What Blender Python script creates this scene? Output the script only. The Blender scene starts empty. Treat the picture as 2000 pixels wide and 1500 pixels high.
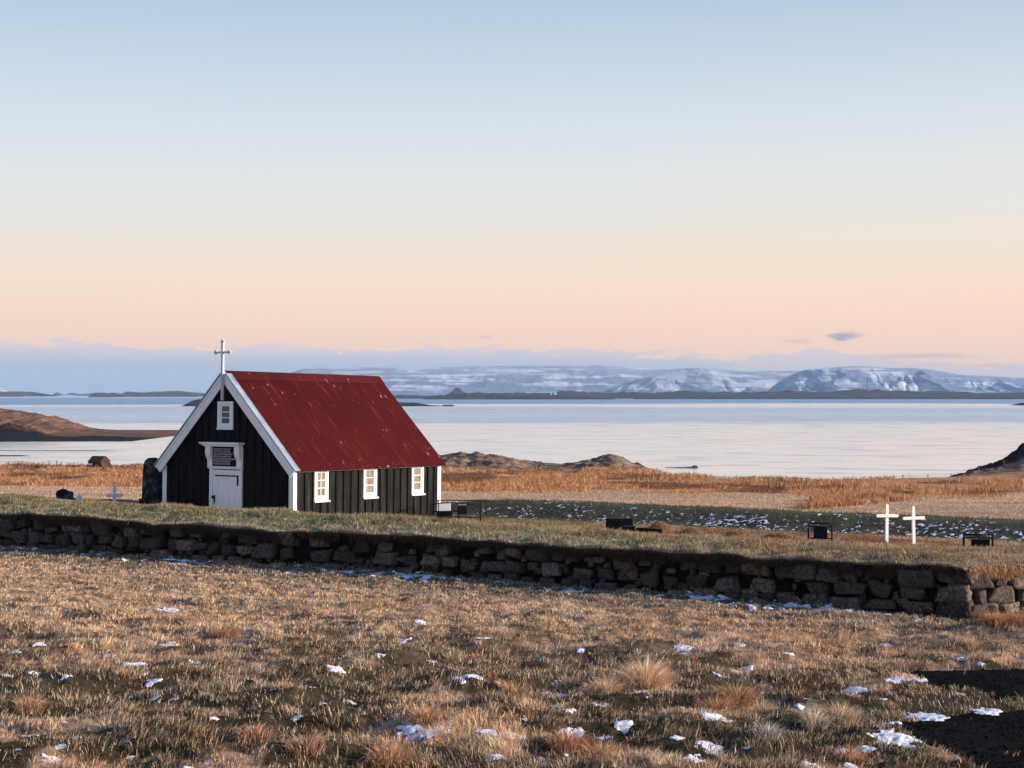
import bpy, math, random
import numpy as np
R = math.radians
random.seed(7)
rng = np.random.default_rng(7)
sc = bpy.context.scene
COL = sc.collection

# ------------------------------------------------------------------ camera
F, HZ, CAMZ = 3000.0, 768.0, 12.0          # focal (photo px), eye-level row, eye height above the sea
cam_d = bpy.data.cameras.new('camera'); cam = bpy.data.objects.new('camera', cam_d); COL.objects.link(cam)
cam.location = (0, 0, CAMZ); cam.rotation_euler = (R(90) + math.atan(18/3000), 0, 0)
cam_d.sensor_width = 36; cam_d.lens = 54.0; cam_d.clip_start = .1; cam_d.clip_end = 40000
sc.camera = cam

# ------------------------------------------------------------------ world
SUN_AZ, SUN_EL = R(-12), R(16)            # azimuth measured from +X (camera right) towards +Y
sc.view_settings.view_transform = 'Standard'; sc.view_settings.look = 'None'
sc.view_settings.exposure = 0.78; sc.view_settings.gamma = 1
w = bpy.data.worlds.new('World'); sc.world = w; w.use_nodes = True
nt = w.node_tree; nt.nodes.clear()

def lin(c):
    return tuple(((v/255)/12.92 if v/255 <= .04045 else ((v/255+.055)/1.055)**2.4) for v in c) + (1,)

class G:                                    # tiny node-graph helper
    def __init__(s, nt): s.nt = nt
    def n(s, t, **k):
        nd = s.nt.nodes.new(t)
        for a, b in k.items(): setattr(nd, a, b)
        return nd
    def put(s, sock, v):
        if isinstance(v, bpy.types.NodeSocket): s.nt.links.new(v, sock)
        elif v is not None: sock.default_value = v
    def m(s, op, a, b=None, c=None, clamp=False):
        nd = s.n('ShaderNodeMath', operation=op, use_clamp=clamp)
        for i, v in enumerate((a, b, c)): s.put(nd.inputs[i], v)
        return nd.outputs[0]
    def mix(s, f, a, b, mode='MIX'):
        nd = s.n('ShaderNodeMix', data_type='RGBA', blend_type=mode)
        s.put(nd.inputs[0], f); s.put(nd.inputs[6], a); s.put(nd.inputs[7], b)
        return nd.outputs[2]
    def noise(s, vec, scale, detail=4, rough=.55, dist=0):
        nd = s.n('ShaderNodeTexNoise'); s.put(nd.inputs['Vector'], vec)
        nd.inputs['Scale'].default_value = scale; nd.inputs['Detail'].default_value = detail
        nd.inputs['Roughness'].default_value = rough; nd.inputs['Distortion'].default_value = dist
        return nd.outputs[0]
    def ramp(s, f, stops, interp='LINEAR'):
        nd = s.n('ShaderNodeValToRGB'); s.put(nd.inputs[0], f); cr = nd.color_ramp; cr.interpolation = interp
        while len(cr.elements) < len(stops): cr.elements.new(.5)
        for e, (p, c) in zip(cr.elements, sorted(stops, key=lambda q: q[0])):
            e.position = p; e.color = c if isinstance(c, tuple) else (c, c, c, 1)
        return nd.outputs[0]
    def comb(s, x, y, z):
        nd = s.n('ShaderNodeCombineXYZ')
        for i, v in enumerate((x, y, z)): s.put(nd.inputs[i], v)
        return nd.outputs[0]
    def sep(s, v):
        nd = s.n('ShaderNodeSeparateXYZ'); s.put(nd.inputs[0], v); return nd.outputs
    def mapr(s, v, a, b, c=0., d=1.):
        nd = s.n('ShaderNodeMapRange', clamp=True); s.put(nd.inputs[0], v)
        for i, q in zip((1, 2, 3, 4), (a, b, c, d)): s.put(nd.inputs[i], q)
        return nd.outputs[0]
    def scale(s, v, x, y, z):
        nd = s.n('ShaderNodeVectorMath', operation='MULTIPLY'); s.put(nd.inputs[0], v); nd.inputs[1].default_value = (x, y, z)
        return nd.outputs[0]

g = G(nt)
tc = g.n('ShaderNodeTexCoord').outputs['Generated']
x, y, z = g.sep(tc)
hor = g.m('SQRT', g.m('ADD', g.m('MULTIPLY', x, x), g.m('MULTIPLY', y, y)))
el = g.m('DIVIDE', z, g.m('MAXIMUM', hor, .001))
ay = g.m('DIVIDE', x, g.m('MAXIMUM', g.m('ABSOLUTE', y), .01))
def ye(py): return (HZ-py)/F
S_ = 1.0/.8
sky = g.ramp(g.m('MULTIPLY', el, S_, clamp=True), [
    (0.0, lin((254, 208, 186))), (ye(650)*S_, lin((255, 216, 188))), (ye(565)*S_, lin((253, 224, 198))),
    (ye(470)*S_, lin((240, 231, 216))), (ye(385)*S_, lin((230, 231, 228))), (ye(240)*S_, lin((214, 224, 233))),
    (ye(0)*S_, lin((181, 202, 224))), (.45*S_, lin((132, 170, 216))), (1.0, lin((82, 124, 190)))])
# warmer towards the sun's side, cooler towards the left
sky = g.mix(g.mapr(ay, -.4, .4), g.mix(1.0, sky, lin((248, 250, 251)), 'MULTIPLY'), g.mix(1.0, sky, lin((255, 252, 248)), 'MULTIPLY'))
# cloud bank along the horizon
pos = g.mapr(ay, -.5, .5)
def pp(px): return ((px-1000)/F + .5)
prof = g.ramp(pos, [(pp(p), (ye(t))*10) for p, t in
    [(-400, 668), (0, 672), (200, 671), (330, 677), (600, 682), (900, 684), (985, 676), (1080, 684), (1300, 690), (1480, 692),
     (1560, 676), (1625, 686), (1720, 700), (1900, 712), (2400, 722)]])
prof = g.m('DIVIDE', prof, 10.0)
cv = g.comb(g.m('MULTIPLY', ay, 30), g.m('MULTIPLY', el, 120), .3)
n1 = g.noise(cv, 1.0, 9, .68, .5)
n2 = g.noise(g.comb(g.m('MULTIPLY', ay, 9), g.m('MULTIPLY', el, 75), 1.7), 1.0, 5, .6)
top = g.m('ADD', prof, g.m('MULTIPLY', g.m('SUBTRACT', n1, .5), .034))
den = g.mapr(g.m('SUBTRACT', top, el), -.0006, .0022)
right = g.mapr(ay, .22, .36, 1.0, .6)
gaps = g.mapr(g.m('ADD', n2, g.m('MULTIPLY', g.m('SUBTRACT', .05, ay), .9)), .28, .50, .72, 1.0)
den = g.m('MULTIPLY', g.m('MULTIPLY', den, right), gaps)
ccol = g.ramp(g.m('MULTIPLY', el, 20.0), [(0, lin((150, 176, 204))), (.3, lin((156, 180, 206))), (.42, lin((184, 190, 206))), (.60, lin((214, 206, 213)))])
ccol = g.mix(g.mapr(ay, -.05, .3), ccol, g.mix(.45, ccol, lin((218, 208, 212))))
pinkm = g.m('MULTIPLY', g.mapr(n1, .52, .68), g.mapr(el, ye(705), ye(680)))
ccol = g.mix(g.m('MULTIPLY', pinkm, .85), ccol, lin((232, 203, 204)))
sky = g.mix(g.m('MULTIPLY', den, .93), sky, ccol)
# one small detached cloud and wisps
def wisp(px, py, wx, wy, amt, sky):
    dx = g.m('DIVIDE', g.m('SUBTRACT', ay, (px-1000)/F), wx/F); dy = g.m('DIVIDE', g.m('SUBTRACT', el, ye(py)), wy/F)
    d = g.m('ADD', g.m('MULTIPLY', dx, dx), g.m('MULTIPLY', dy, dy))
    d = g.m('ADD', d, g.m('MULTIPLY', g.m('SUBTRACT', g.noise(g.comb(g.m('MULTIPLY', ay, 90), g.m('MULTIPLY', el, 320), px*.01), 1, 6, .65), .5), 3.0))
    a = g.m('MULTIPLY', g.mapr(d, 1.1, .1), amt)
    return g.mix(a, sky, lin((172, 164, 180)))
sky = wisp(1652, 659, 34, 10, 1.0, sky)
sky = wisp(1800, 698, 120, 6, .45, sky); sky = wisp(1940, 716, 60, 5, .45, sky); sky = wisp(950, 659, 16, 4, .35, sky)
sky = wisp(1560, 668, 34, 7, .4, sky)
nish = g.n('ShaderNodeTexSky', sky_type='NISHITA', sun_disc=False)
nish.sun_elevation = SUN_EL; nish.sun_rotation = math.pi/2 - SUN_AZ
ad = g.n('ShaderNodeMix', data_type='RGBA', blend_type='ADD'); ad.inputs[0].default_value = 1
g.put(ad.inputs[6], sky)
nm = g.mix(1.0, nish.outputs[0], (.004, .004, .004, 1), 'MULTIPLY'); g.put(ad.inputs[7], nm)
bg = g.n('ShaderNodeBackground'); bg.inputs[1].default_value = .605; g.put(bg.inputs[0], ad.outputs[2])
wo = g.n('ShaderNodeOutputWorld'); nt.links.new(bg.outputs[0], wo.inputs[0])

# ------------------------------------------------------------------ sun
sd = bpy.data.lights.new('sun', 'SUN'); sun = bpy.data.objects.new('sun', sd); COL.objects.link(sun)
sd.energy = 5.0; sd.angle = R(.6); sd.color = (1.0, .83, .67)
from mathutils import Vector, Matrix
sv = Vector((math.cos(SUN_AZ)*math.cos(SUN_EL), math.sin(SUN_AZ)*math.cos(SUN_EL), math.sin(SUN_EL)))
sun.rotation_euler = sv.to_track_quat('Z', 'Y').to_euler(); sun.location = (60, -10, 40)

# ------------------------------------------------------------------ numeric noise
_T = rng.random((256, 256)).astype(np.float32)
def vnoise(x, y, seed=0):
    x = np.asarray(x, float) + seed*17.37; y = np.asarray(y, float) + seed*9.71
    xi = np.floor(x).astype(int); yi = np.floor(y).astype(int); fx = x-xi; fy = y-yi
    fx = fx*fx*(3-2*fx); fy = fy*fy*(3-2*fy)
    a = _T[xi & 255, yi & 255]; b = _T[(xi+1) & 255, yi & 255]; c = _T[xi & 255, (yi+1) & 255]; d = _T[(xi+1) & 255, (yi+1) & 255]
    return (a*(1-fx)+b*fx)*(1-fy) + (c*(1-fx)+d*fx)*fy
def fbm(x, y, o=4, seed=0, gain=.5):
    s = 0; a = 1; t = 0
    for i in range(o):
        s = s + a*vnoise(x*2**i, y*2**i, seed+i*3); t += a; a *= gain
    return s/t
def ss(a, b, x):
    t = np.clip((np.asarray(x, float)-a)/(b-a), 0, 1); return t*t*(3-2*t)

# ------------------------------------------------------------------ object helpers
def tag(o, label=None, cat=None, group=None, kind=None):
    if label: o['label'] = label
    if cat: o['category'] = cat
    if group: o['group'] = group
    if kind: o['kind'] = kind
    return o
def empty(name, loc, rz=0, rot=None):
    o = bpy.data.objects.new(name, None); COL.objects.link(o); o.location = loc
    o.rotation_euler = rot if rot else (0, 0, rz); o.empty_display_size = .2
    return o
def mesh_np(name, V, Fc, mat, parent=None, colors=None, smooth=False):
    """V (n,3), Fc list of arrays (k,3)/(k,4)"""
    me = bpy.data.meshes.new(name)
    if not isinstance(Fc, (list, tuple)): Fc = [Fc]
    Fc = [np.asarray(f, np.int32) for f in Fc if len(f)]
    V = np.asarray(V, np.float32)
    me.vertices.add(len(V)); me.vertices.foreach_set('co', V.ravel())
    loops = np.concatenate([f.ravel() for f in Fc]); tot = np.concatenate([np.full(len(f), f.shape[1], np.int32) for f in Fc])
    me.loops.add(len(loops)); me.loops.foreach_set('vertex_index', loops)
    st = np.concatenate([[0], np.cumsum(tot)[:-1]]).astype(np.int32)
    me.polygons.add(len(tot)); me.polygons.foreach_set('loop_start', st); me.polygons.foreach_set('loop_total', tot)
    if smooth: me.polygons.foreach_set('use_smooth', np.ones(len(tot), bool))
    me.update(calc_edges=True); me.validate()
    if colors is not None:
        at = me.color_attributes.new('Col', 'FLOAT_COLOR', 'POINT')
        c = np.ones((len(V), 4), np.float32); c[:, :3] = colors
        at.data.foreach_set('color', c.ravel())
    me.materials.append(mat)
    o = bpy.data.objects.new(name, me); COL.objects.link(o)
    if parent: o.parent = parent
    return o
class MB:
    def __init__(s): s.v = []; s.f = []
    def add(s, vs, fs):
        b = len(s.v); s.v += [tuple(v) for v in vs]; s.f += [tuple(i+b for i in f) for f in fs]; return s
    def box(s, x0, x1, y0, y1, z0, z1):
        return s.add([(x0,y0,z0),(x1,y0,z0),(x1,y1,z0),(x0,y1,z0),(x0,y0,z1),(x1,y0,z1),(x1,y1,z1),(x0,y1,z1)],
                     [(0,3,2,1),(4,5,6,7),(0,1,5,4),(1,2,6,5),(2,3,7,6),(3,0,4,7)])
    def prism(s, poly, a0, a1, axis='y'):
        """poly in the plane normal to axis: axis y -> (x,z); axis x -> (y,z); axis z -> (x,y)"""
        n = len(poly)
        def P(p, a): return (p[0], a, p[1]) if axis == 'y' else ((a, p[0], p[1]) if axis == 'x' else (p[0], p[1], a))
        vs = [P(p, a0) for p in poly] + [P(p, a1) for p in poly]
        fs = [tuple(range(n)), tuple(range(2*n-1, n-1, -1))] + [(i, (i+1) % n + 0, (i+1) % n + n, i+n) for i in range(n)]
        fs = fs[:2] + [(i, i+n, (i+1) % n+n, (i+1) % n) for i in range(n)]
        return s.add(vs, fs)
    def tube(s, pts, r, n=8, r2=None):
        pts = [Vector(p) for p in pts]; k = len(pts); base = len(s.v)
        for i, p in enumerate(pts):
            d = (pts[min(i+1, k-1)]-pts[max(i-1, 0)]).normalized()
            a = d.cross(Vector((0, 0, 1)))
            if a.length < .1: a = d.cross(Vector((1, 0, 0)))
            a.normalize(); b = d.cross(a); rr = r if r2 is None else r+(r2-r)*i/(k-1)
            for j in range(n):
                t = 2*math.pi*j/n; s.v.append(tuple(p+a*math.cos(t)*rr+b*math.sin(t)*rr))
        for i in range(k-1):
            for j in range(n):
                s.f.append((base+i*n+j, base+i*n+(j+1) % n, base+(i+1)*n+(j+1) % n, base+(i+1)*n+j))
        s.f.append(tuple(base+j for j in range(n-1, -1, -1))); s.f.append(tuple(base+(k-1)*n+j for j in range(n)))
        return s
    def build(s, name, mat, parent=None, bevel=0, smooth=False, seg=2):
        me = bpy.data.meshes.new(name); me.from_pydata(s.v, [], s.f); me.validate(); me.update()
        import bmesh
        bm = bmesh.new(); bm.from_mesh(me); bmesh.ops.recalc_face_normals(bm, faces=bm.faces); bm.to_mesh(me); bm.free()
        me.materials.append(mat); o = bpy.data.objects.new(name, me); COL.objects.link(o)
        if smooth: me.polygons.foreach_set('use_smooth', np.ones(len(me.polygons), bool))
        if bevel:
            md = o.modifiers.new('bevel', 'BEVEL'); md.width = bevel; md.segments = seg; md.limit_method = 'ANGLE'
        if parent: o.parent = parent
        return o

# ------------------------------------------------------------------ materials
def mat(name):
    m = bpy.data.materials.new(name); m.use_nodes = True; nt = m.node_tree
    p = nt.nodes['Principled BSDF']; return m, G(nt), p
def ocoord(g): return g.n('ShaderNodeTexCoord').outputs['Object']
def wpos(g): return g.n('ShaderNodeNewGeometry').outputs['Position']
def bump(g, p, h, strength=.3, dist=.02):
    b = g.n('ShaderNodeBump'); b.inputs['Strength'].default_value = strength; b.inputs['Distance'].default_value = dist
    g.put(b.inputs['Height'], h); g.put(p.inputs['Normal'], b.outputs[0])
def simple(name, c1, c2, scale=6, rough=.7, bstr=.2, stretch=(1, 1, 1), spec=.3, bd=.01, thr=(.35, .65)):
    m, g, p = mat(name); v = g.scale(ocoord(g), *stretch)
    n = g.noise(v, scale, 6, .6)
    g.put(p.inputs['Base Color'], g.mix(g.mapr(n, *thr), c1+(1,), c2+(1,)))
    p.inputs['Roughness'].default_value = rough; p.inputs['Specular IOR Level'].default_value = spec
    if bstr: bump(g, p, g.noise(v, scale*4, 5, .6), bstr, bd)
    return m

# ground: colour attribute (kind of cover) broken up by fine procedural mottling
m_ground, g, p = mat('ground_cover')
at = g.n('ShaderNodeVertexColor', layer_name='Col').outputs[0]
P3 = wpos(g)
n_a = g.noise(P3, 5.0, 8, .7); n_b = g.noise(g.scale(P3, .35, 1.0, 1.0), 1.1, 6, .65)
var = g.m('ADD', g.m('MULTIPLY', n_a, 1.2), g.m('MULTIPLY', n_b, .8))
g.put(p.inputs['Base Color'], g.mix(1.0, at, g.ramp(g.m('MULTIPLY', var, .5), [(.30, .35), (.5, 1.0), (.72, 1.7)]), 'MULTIPLY'))
p.inputs['Roughness'].default_value = .95; p.inputs['Specular IOR Level'].default_value = .1
bump(g, p, g.noise(P3, 9.0, 8, .75), .7, .05)
# grass blades
m_grass, g, p = mat('dry_grass')
at = g.n('ShaderNodeVertexColor', layer_name='Col').outputs[0]
g.put(p.inputs['Base Color'], at)
p.inputs['Roughness'].default_value = .65; p.inputs['Specular IOR Level'].default_value = .15
tr = g.n('ShaderNodeBsdfTranslucent'); g.put(tr.inputs[0], at); mx = g.n('ShaderNodeMixShader'); mx.inputs[0].default_value = .33
g.nt.links.new(p.outputs[0], mx.inputs[1]); g.nt.links.new(tr.outputs[0], mx.inputs[2])
g.nt.links.new(mx.outputs[0], g.nt.nodes['Material Output'].inputs[0])
# snow
m_snow, g, p = mat('snow')
n = g.noise(wpos(g), 14, 5, .6)
g.put(p.inputs['Base Color'], g.mix(n, (.58, .63, .72, 1), (.78, .82, .88, 1)))
p.inputs['Roughness'].default_value = .6; bump(g, p, g.noise(wpos(g), 40, 6, .7), .5, .02)
# field stone
m_stone, g, p = mat('basalt_fieldstone')
v = wpos(g); n = g.noise(v, 1.6, 3, .5); n2 = g.noise(v, 16, 8, .7); n3 = g.noise(v, 38, 3, .5)
c = g.mix(g.mapr(n, .35, .65), (.017, .0155, .016, 1), (.058, .046, .039, 1))
c = g.mix(g.mapr(n2, .44, .66), c, (.15, .108, .09, 1))
c = g.mix(g.mapr(n2, .5, .30), c, (.016, .014, .013, 1))
sc_ = g.n('ShaderNodeVertexColor', layer_name='Col').outputs[0]
c = g.mix(1.0, c, sc_, 'MULTIPLY')
c = g.mix(g.mapr(n3, .69, .74), c, (.42, .42, .40, 1))
g.put(p.inputs['Base Color'], c); p.inputs['Roughness'].default_value = .9; bump(g, p, g.m('ADD', n2, g.m('MULTIPLY', g.noise(v, 60, 4, .6), .3)), .8, .03)
m_footing = simple('footing_stone', (.03, .028, .027), (.10, .085, .07), 3, .9, .5)
m_earth = simple('dark_earth', (.005, .004, .003), (.020, .014, .009), 9, .95, .8, bd=.04, spec=.05)
m_gravel, g, p = mat('black_gravel')
v = wpos(g); vo = g.n('ShaderNodeTexVoronoi'); g.put(vo.inputs['Vector'], v); vo.inputs['Scale'].default_value = 38
n = g.noise(v, 3, 5, .6); c = g.mix(vo.outputs['Color'], (.002, .002, .002, 1), (.012, .0115, .012, 1))
c = g.mix(g.mapr(g.noise(g.scale(v, 1.2, 3, 1), 9, 7, .75), .66, .74), c, (.45, .48, .52, 1))
g.put(p.inputs['Base Color'], c); p.inputs['Roughness'].default_value = .9; p.inputs['Specular IOR Level'].default_value = .02
bump(g, p, vo.outputs['Distance'], .8, .02)
# painted wood / metal
m_white, g, p = mat('white_paint')
v = ocoord(g); n = g.noise(g.scale(v, 3, 3, .6), 5, 6, .65)
g.put(p.inputs['Base Color'], g.mix(g.mapr(n, .4, .75), (.82, .83, .84, 1), (.70, .70, .70, 1)))
p.inputs['Roughness'].default_value = .55; bump(g, p, g.noise(g.scale(v, 8, 8, 1), 9, 4, .6), .15, .004)
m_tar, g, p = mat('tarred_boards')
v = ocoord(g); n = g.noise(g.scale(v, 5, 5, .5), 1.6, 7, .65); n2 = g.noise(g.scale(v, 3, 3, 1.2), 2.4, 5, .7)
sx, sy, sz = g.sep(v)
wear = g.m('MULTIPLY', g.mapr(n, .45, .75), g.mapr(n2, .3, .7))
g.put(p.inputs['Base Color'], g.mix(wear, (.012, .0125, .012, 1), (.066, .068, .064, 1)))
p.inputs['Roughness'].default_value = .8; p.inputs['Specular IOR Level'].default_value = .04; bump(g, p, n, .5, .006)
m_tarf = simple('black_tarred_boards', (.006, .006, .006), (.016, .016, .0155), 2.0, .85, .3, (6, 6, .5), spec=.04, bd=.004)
m_red, g, p = mat('red_corrugated_iron')
v = ocoord(g); sx, sy, sz = g.sep(v)
n = g.noise(g.comb(g.m('MULTIPLY', sy, 9), g.m('MULTIPLY', sx, .5), g.m('MULTIPLY', sz, .5)), 1.3, 6, .65)
big = g.noise(v, .55, 3, .5)
sheet = g.m('FRACT', g.m('MULTIPLY', sy, 1.28)); 
sheetn = g.noise(g.comb(g.m('FLOOR', g.m('MULTIPLY', sy, 1.28)), 3.3, 1.7), 1.9, 1, .5)
c = g.mix(g.mapr(n, .3, .7), (.030, .0020, .0022, 1), (.060, .0038, .0036, 1))
c = g.mix(g.mapr(big, .4, .6, 0, .6), c, (.062, .0036, .0038, 1))
c = g.mix(g.mapr(sheetn, .35, .65, 0, .45), c, (.032, .0026, .0028, 1))
c = g.mix(g.mapr(g.m('ADD', g.m('MULTIPLY', sx, .25), big), -.35, .75, 0, .5), c, (.085, .0052, .0042, 1))
c = g.mix(g.mapr(sheet, .035, .0, 0, .75), c, (.030, .004, .004, 1))
fl = g.noise(g.comb(g.m('MULTIPLY', sy, 13), g.m('MULTIPLY', sx, 4.0), g.m('MULTIPLY', sz, 2.2)), 1.0, 3, .6)
fl2 = g.noise(v, 1.1, 3, .5)
c = g.mix(g.m('MULTIPLY', g.mapr(g.m('ADD', fl, g.m('MULTIPLY', fl2, .22)), .80, .835), .7), c, (.62, .42, .38, 1))
st = g.noise(g.comb(g.m('MULTIPLY', sy, 30), g.m('MULTIPLY', sx, 1.2), g.m('MULTIPLY', sz, .8)), 1.0, 2, .5)
c = g.mix(g.m('MULTIPLY', g.mapr(st, .62, .76), .6), c, (.26, .05, .035, 1))
g.put(p.inputs['Base Color'], c); p.inputs['Roughness'].default_value = .6; p.inputs['Specular IOR Level'].default_value = .12
m_zinc = simple('painted_zinc', (.17, .23, .30), (.28, .34, .41), 3, .45, .1, (1, 1, 1))
m_black = simple('black_plate', (.005, .005, .006), (.014, .014, .016), 5, .7, .15, spec=.1)
m_iron = simple('black_iron', (.005, .005, .005), (.02, .016, .014), 12, .7, .2, spec=.1)
m_glass, g, p = mat('window_glass')
p.inputs['Base Color'].default_value = (.03, .035, .04, 1); p.inputs['Roughness'].default_value = .06; p.inputs['Specular IOR Level'].default_value = .8
m_curtain = simple('net_curtain', (.09, .08, .075), (.36, .30, .26), 4, .85, .3, (1, 7, .5))
m_glassc, g, p = mat('clear_pane')
gl = g.n('ShaderNodeBsdfGlossy'); gl.inputs['Roughness'].default_value = .05; trn = g.n('ShaderNodeBsdfTransparent'); fr = g.n('ShaderNodeFresnel'); fr.inputs[0].default_value = 1.5
mx = g.n('ShaderNodeMixShader'); g.put(mx.inputs[0], fr.outputs[0]); g.nt.links.new(trn.outputs[0], mx.inputs[1]); g.nt.links.new(gl.outputs[0], mx.inputs[2])
g.nt.links.new(mx.outputs[0], g.nt.nodes['Material Output'].inputs[0])
m_head = simple('lichened_black_stone', (.010, .010, .011), (.13, .135, .125), 4.5, .7, .4, spec=.1, thr=(.50, .70))
m_wpost = simple('weathered_post', (.10, .085, .07), (.2, .17, .14), 5, .9, .4, (4, 4, 1))
m_rust = simple('rusty_iron_sheet', (.055, .018, .010), (.03, .02, .016), 2.5, .8, .4)
m_drystone = simple('dry_turf_stone', (.018, .014, .011), (.07, .05, .035), 1.2, .95, .8, bd=.1)
m_dkrock = simple('shore_rock', (.014, .013, .012), (.05, .044, .036), .8, .9, .9, bd=.3)

# ------------------------------------------------------------------ the lie of the land
C0 = np.array([8.2, 27.8]); DW = np.array([-.866, .5]); NW = np.array([.5, .866])     # wall corner, wall direction (left), inward
DR = np.array([.902, .432]); NR = np.array([-.432, .902])                               # right return wall and its inward side
def st_of(X, Y):
    dx, dy = X-C0[0], Y-C0[1]
    return dx*NW[0]+dy*NW[1], dx*DW[0]+dy*DW[1], dx*NR[0]+dy*NR[1]
EX = [-3000, -900, 0, 170, 250, 320, 600, 860, 885, 915, 930, 945, 1000, 1050, 1100, 1150, 1180, 1192, 1205, 1235, 1300, 1400, 1500, 1620, 1700, 1800, 1865, 1900, 1930, 1955, 1972, 1985, 1996, 2015, 2100, 2300, 5000]
EY = [900, 905, 907, 907, 906, 905, 898, 890, 887, 886, 882, 887, 892, 903, 903, 896, 891, 888, 890, 903, 925, 935, 938, 945, 944, 937, 930, 917, 908, 898, 885, 879, 866, 858, 840, 820, 815]
DXp = [-3000, 0, 320, 700, 860, 1250, 1400, 1600, 1850, 1900, 2100, 5000]
DYp = [110, 106, 110, 125, 128, 122, 100, 90, 108, 122, 135, 150]
def ground(X, Y):
    X = np.asarray(X, float); Y = np.asarray(Y, float)
    px = 1000 + F*X/np.maximum(Y, 1)
    s, t, sr = st_of(X, Y)
    rr = np.hypot(X+400, Y+400)*0
    outside = -4.0 + .10*(fbm(X*.18, Y*.18, 2, 1)-.5) + .34*(fbm(X*.8, Y*1.3, 3, 4)-.5)*ss(34, 26, Y) + .15*(fbm(X*3.0, Y*3.6, 3, 5)-.5)
    rz_ = ss(4.2, 5.2, X)*ss(23.2, 22.2, Y); outside = outside*(1-rz_*.8)-4.0*rz_*.8
    # graveyard
    crest = np.interp(t, [0, 6, 14, 40], [-3.10, -3.08, -2.92, -2.82])
    yard = np.interp(t, [0, 10, 17, 20, 23, 26, 40], [-3.65, -3.66, -3.88, -3.88, -3.72, -3.45, -3.40])
    din = np.minimum(s, sr)
    k = np.interp(t, [6, 14], [9.0, 4.5])
    yz = crest + (yard-crest)*ss(1.3, k, s)
    yz = yz + (-3.86-yz)*ss(9.5, 13, s)*ss(24, 19, t) + .10*(fbm(X*.9, Y*.9, 3, 9)-.5)*ss(1, 3, s)
    yz = yz + .40*ss(13.0, 14.5, s)*ss(23, 18, t)
    # far field
    Ye = np.interp(px, DXp, DYp); Ee = np.interp(px, EX, EY)
    ze = -(Ee-HZ)/F*Ye
    q = ss(0.0, 1.0, (Y-72)/np.maximum(Ye-72, 5))
    jag = (fbm(px*.035, Y*.09, 4, 21, .6)-.5)
    field = -4.15 - .15*ss(55, 75, Y)
    field = field + (ze-field)*q**1.3 + (.40*jag*ss(76, 100, Y) + .35*(fbm(X*.35, Y*.35, 4, 12)-.5)*ss(66, 80, Y) + .45*(fbm(X*1.1, Y*.9, 4, 13, .65)-.5)*ss(84, 95, Y)*np.where(px < 830, 0, 1) + 1.1*(fbm(X*.9, Y*.5, 4, 14, .7)-.5)*ss(104, 112, Y)*ss(1880, 1930, px))*np.interp(px, [1300, 1450, 1850, 1900], [1, .35, .35, 1.0])
    drop = ss(0, 22, Y-Ye)
    field = field*(1-drop) + (-14.0)*drop
    fin = ss(15.2, 18.5, s)
    lt = ss(20, 24, t); fin = np.maximum(fin, lt*ss(8, 13, s))
    inner = yz + (field-yz)*fin
    a = ss(.25, 1.2, din)
    z = outside*(1-a) + inner*a
    # beyond frame to the right of the return wall the plain goes on to the shore
    far = ss(45, 60, Y); z = np.where(din < .25, outside*(1-far)+field*far, z)
    return z + CAMZ

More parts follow.
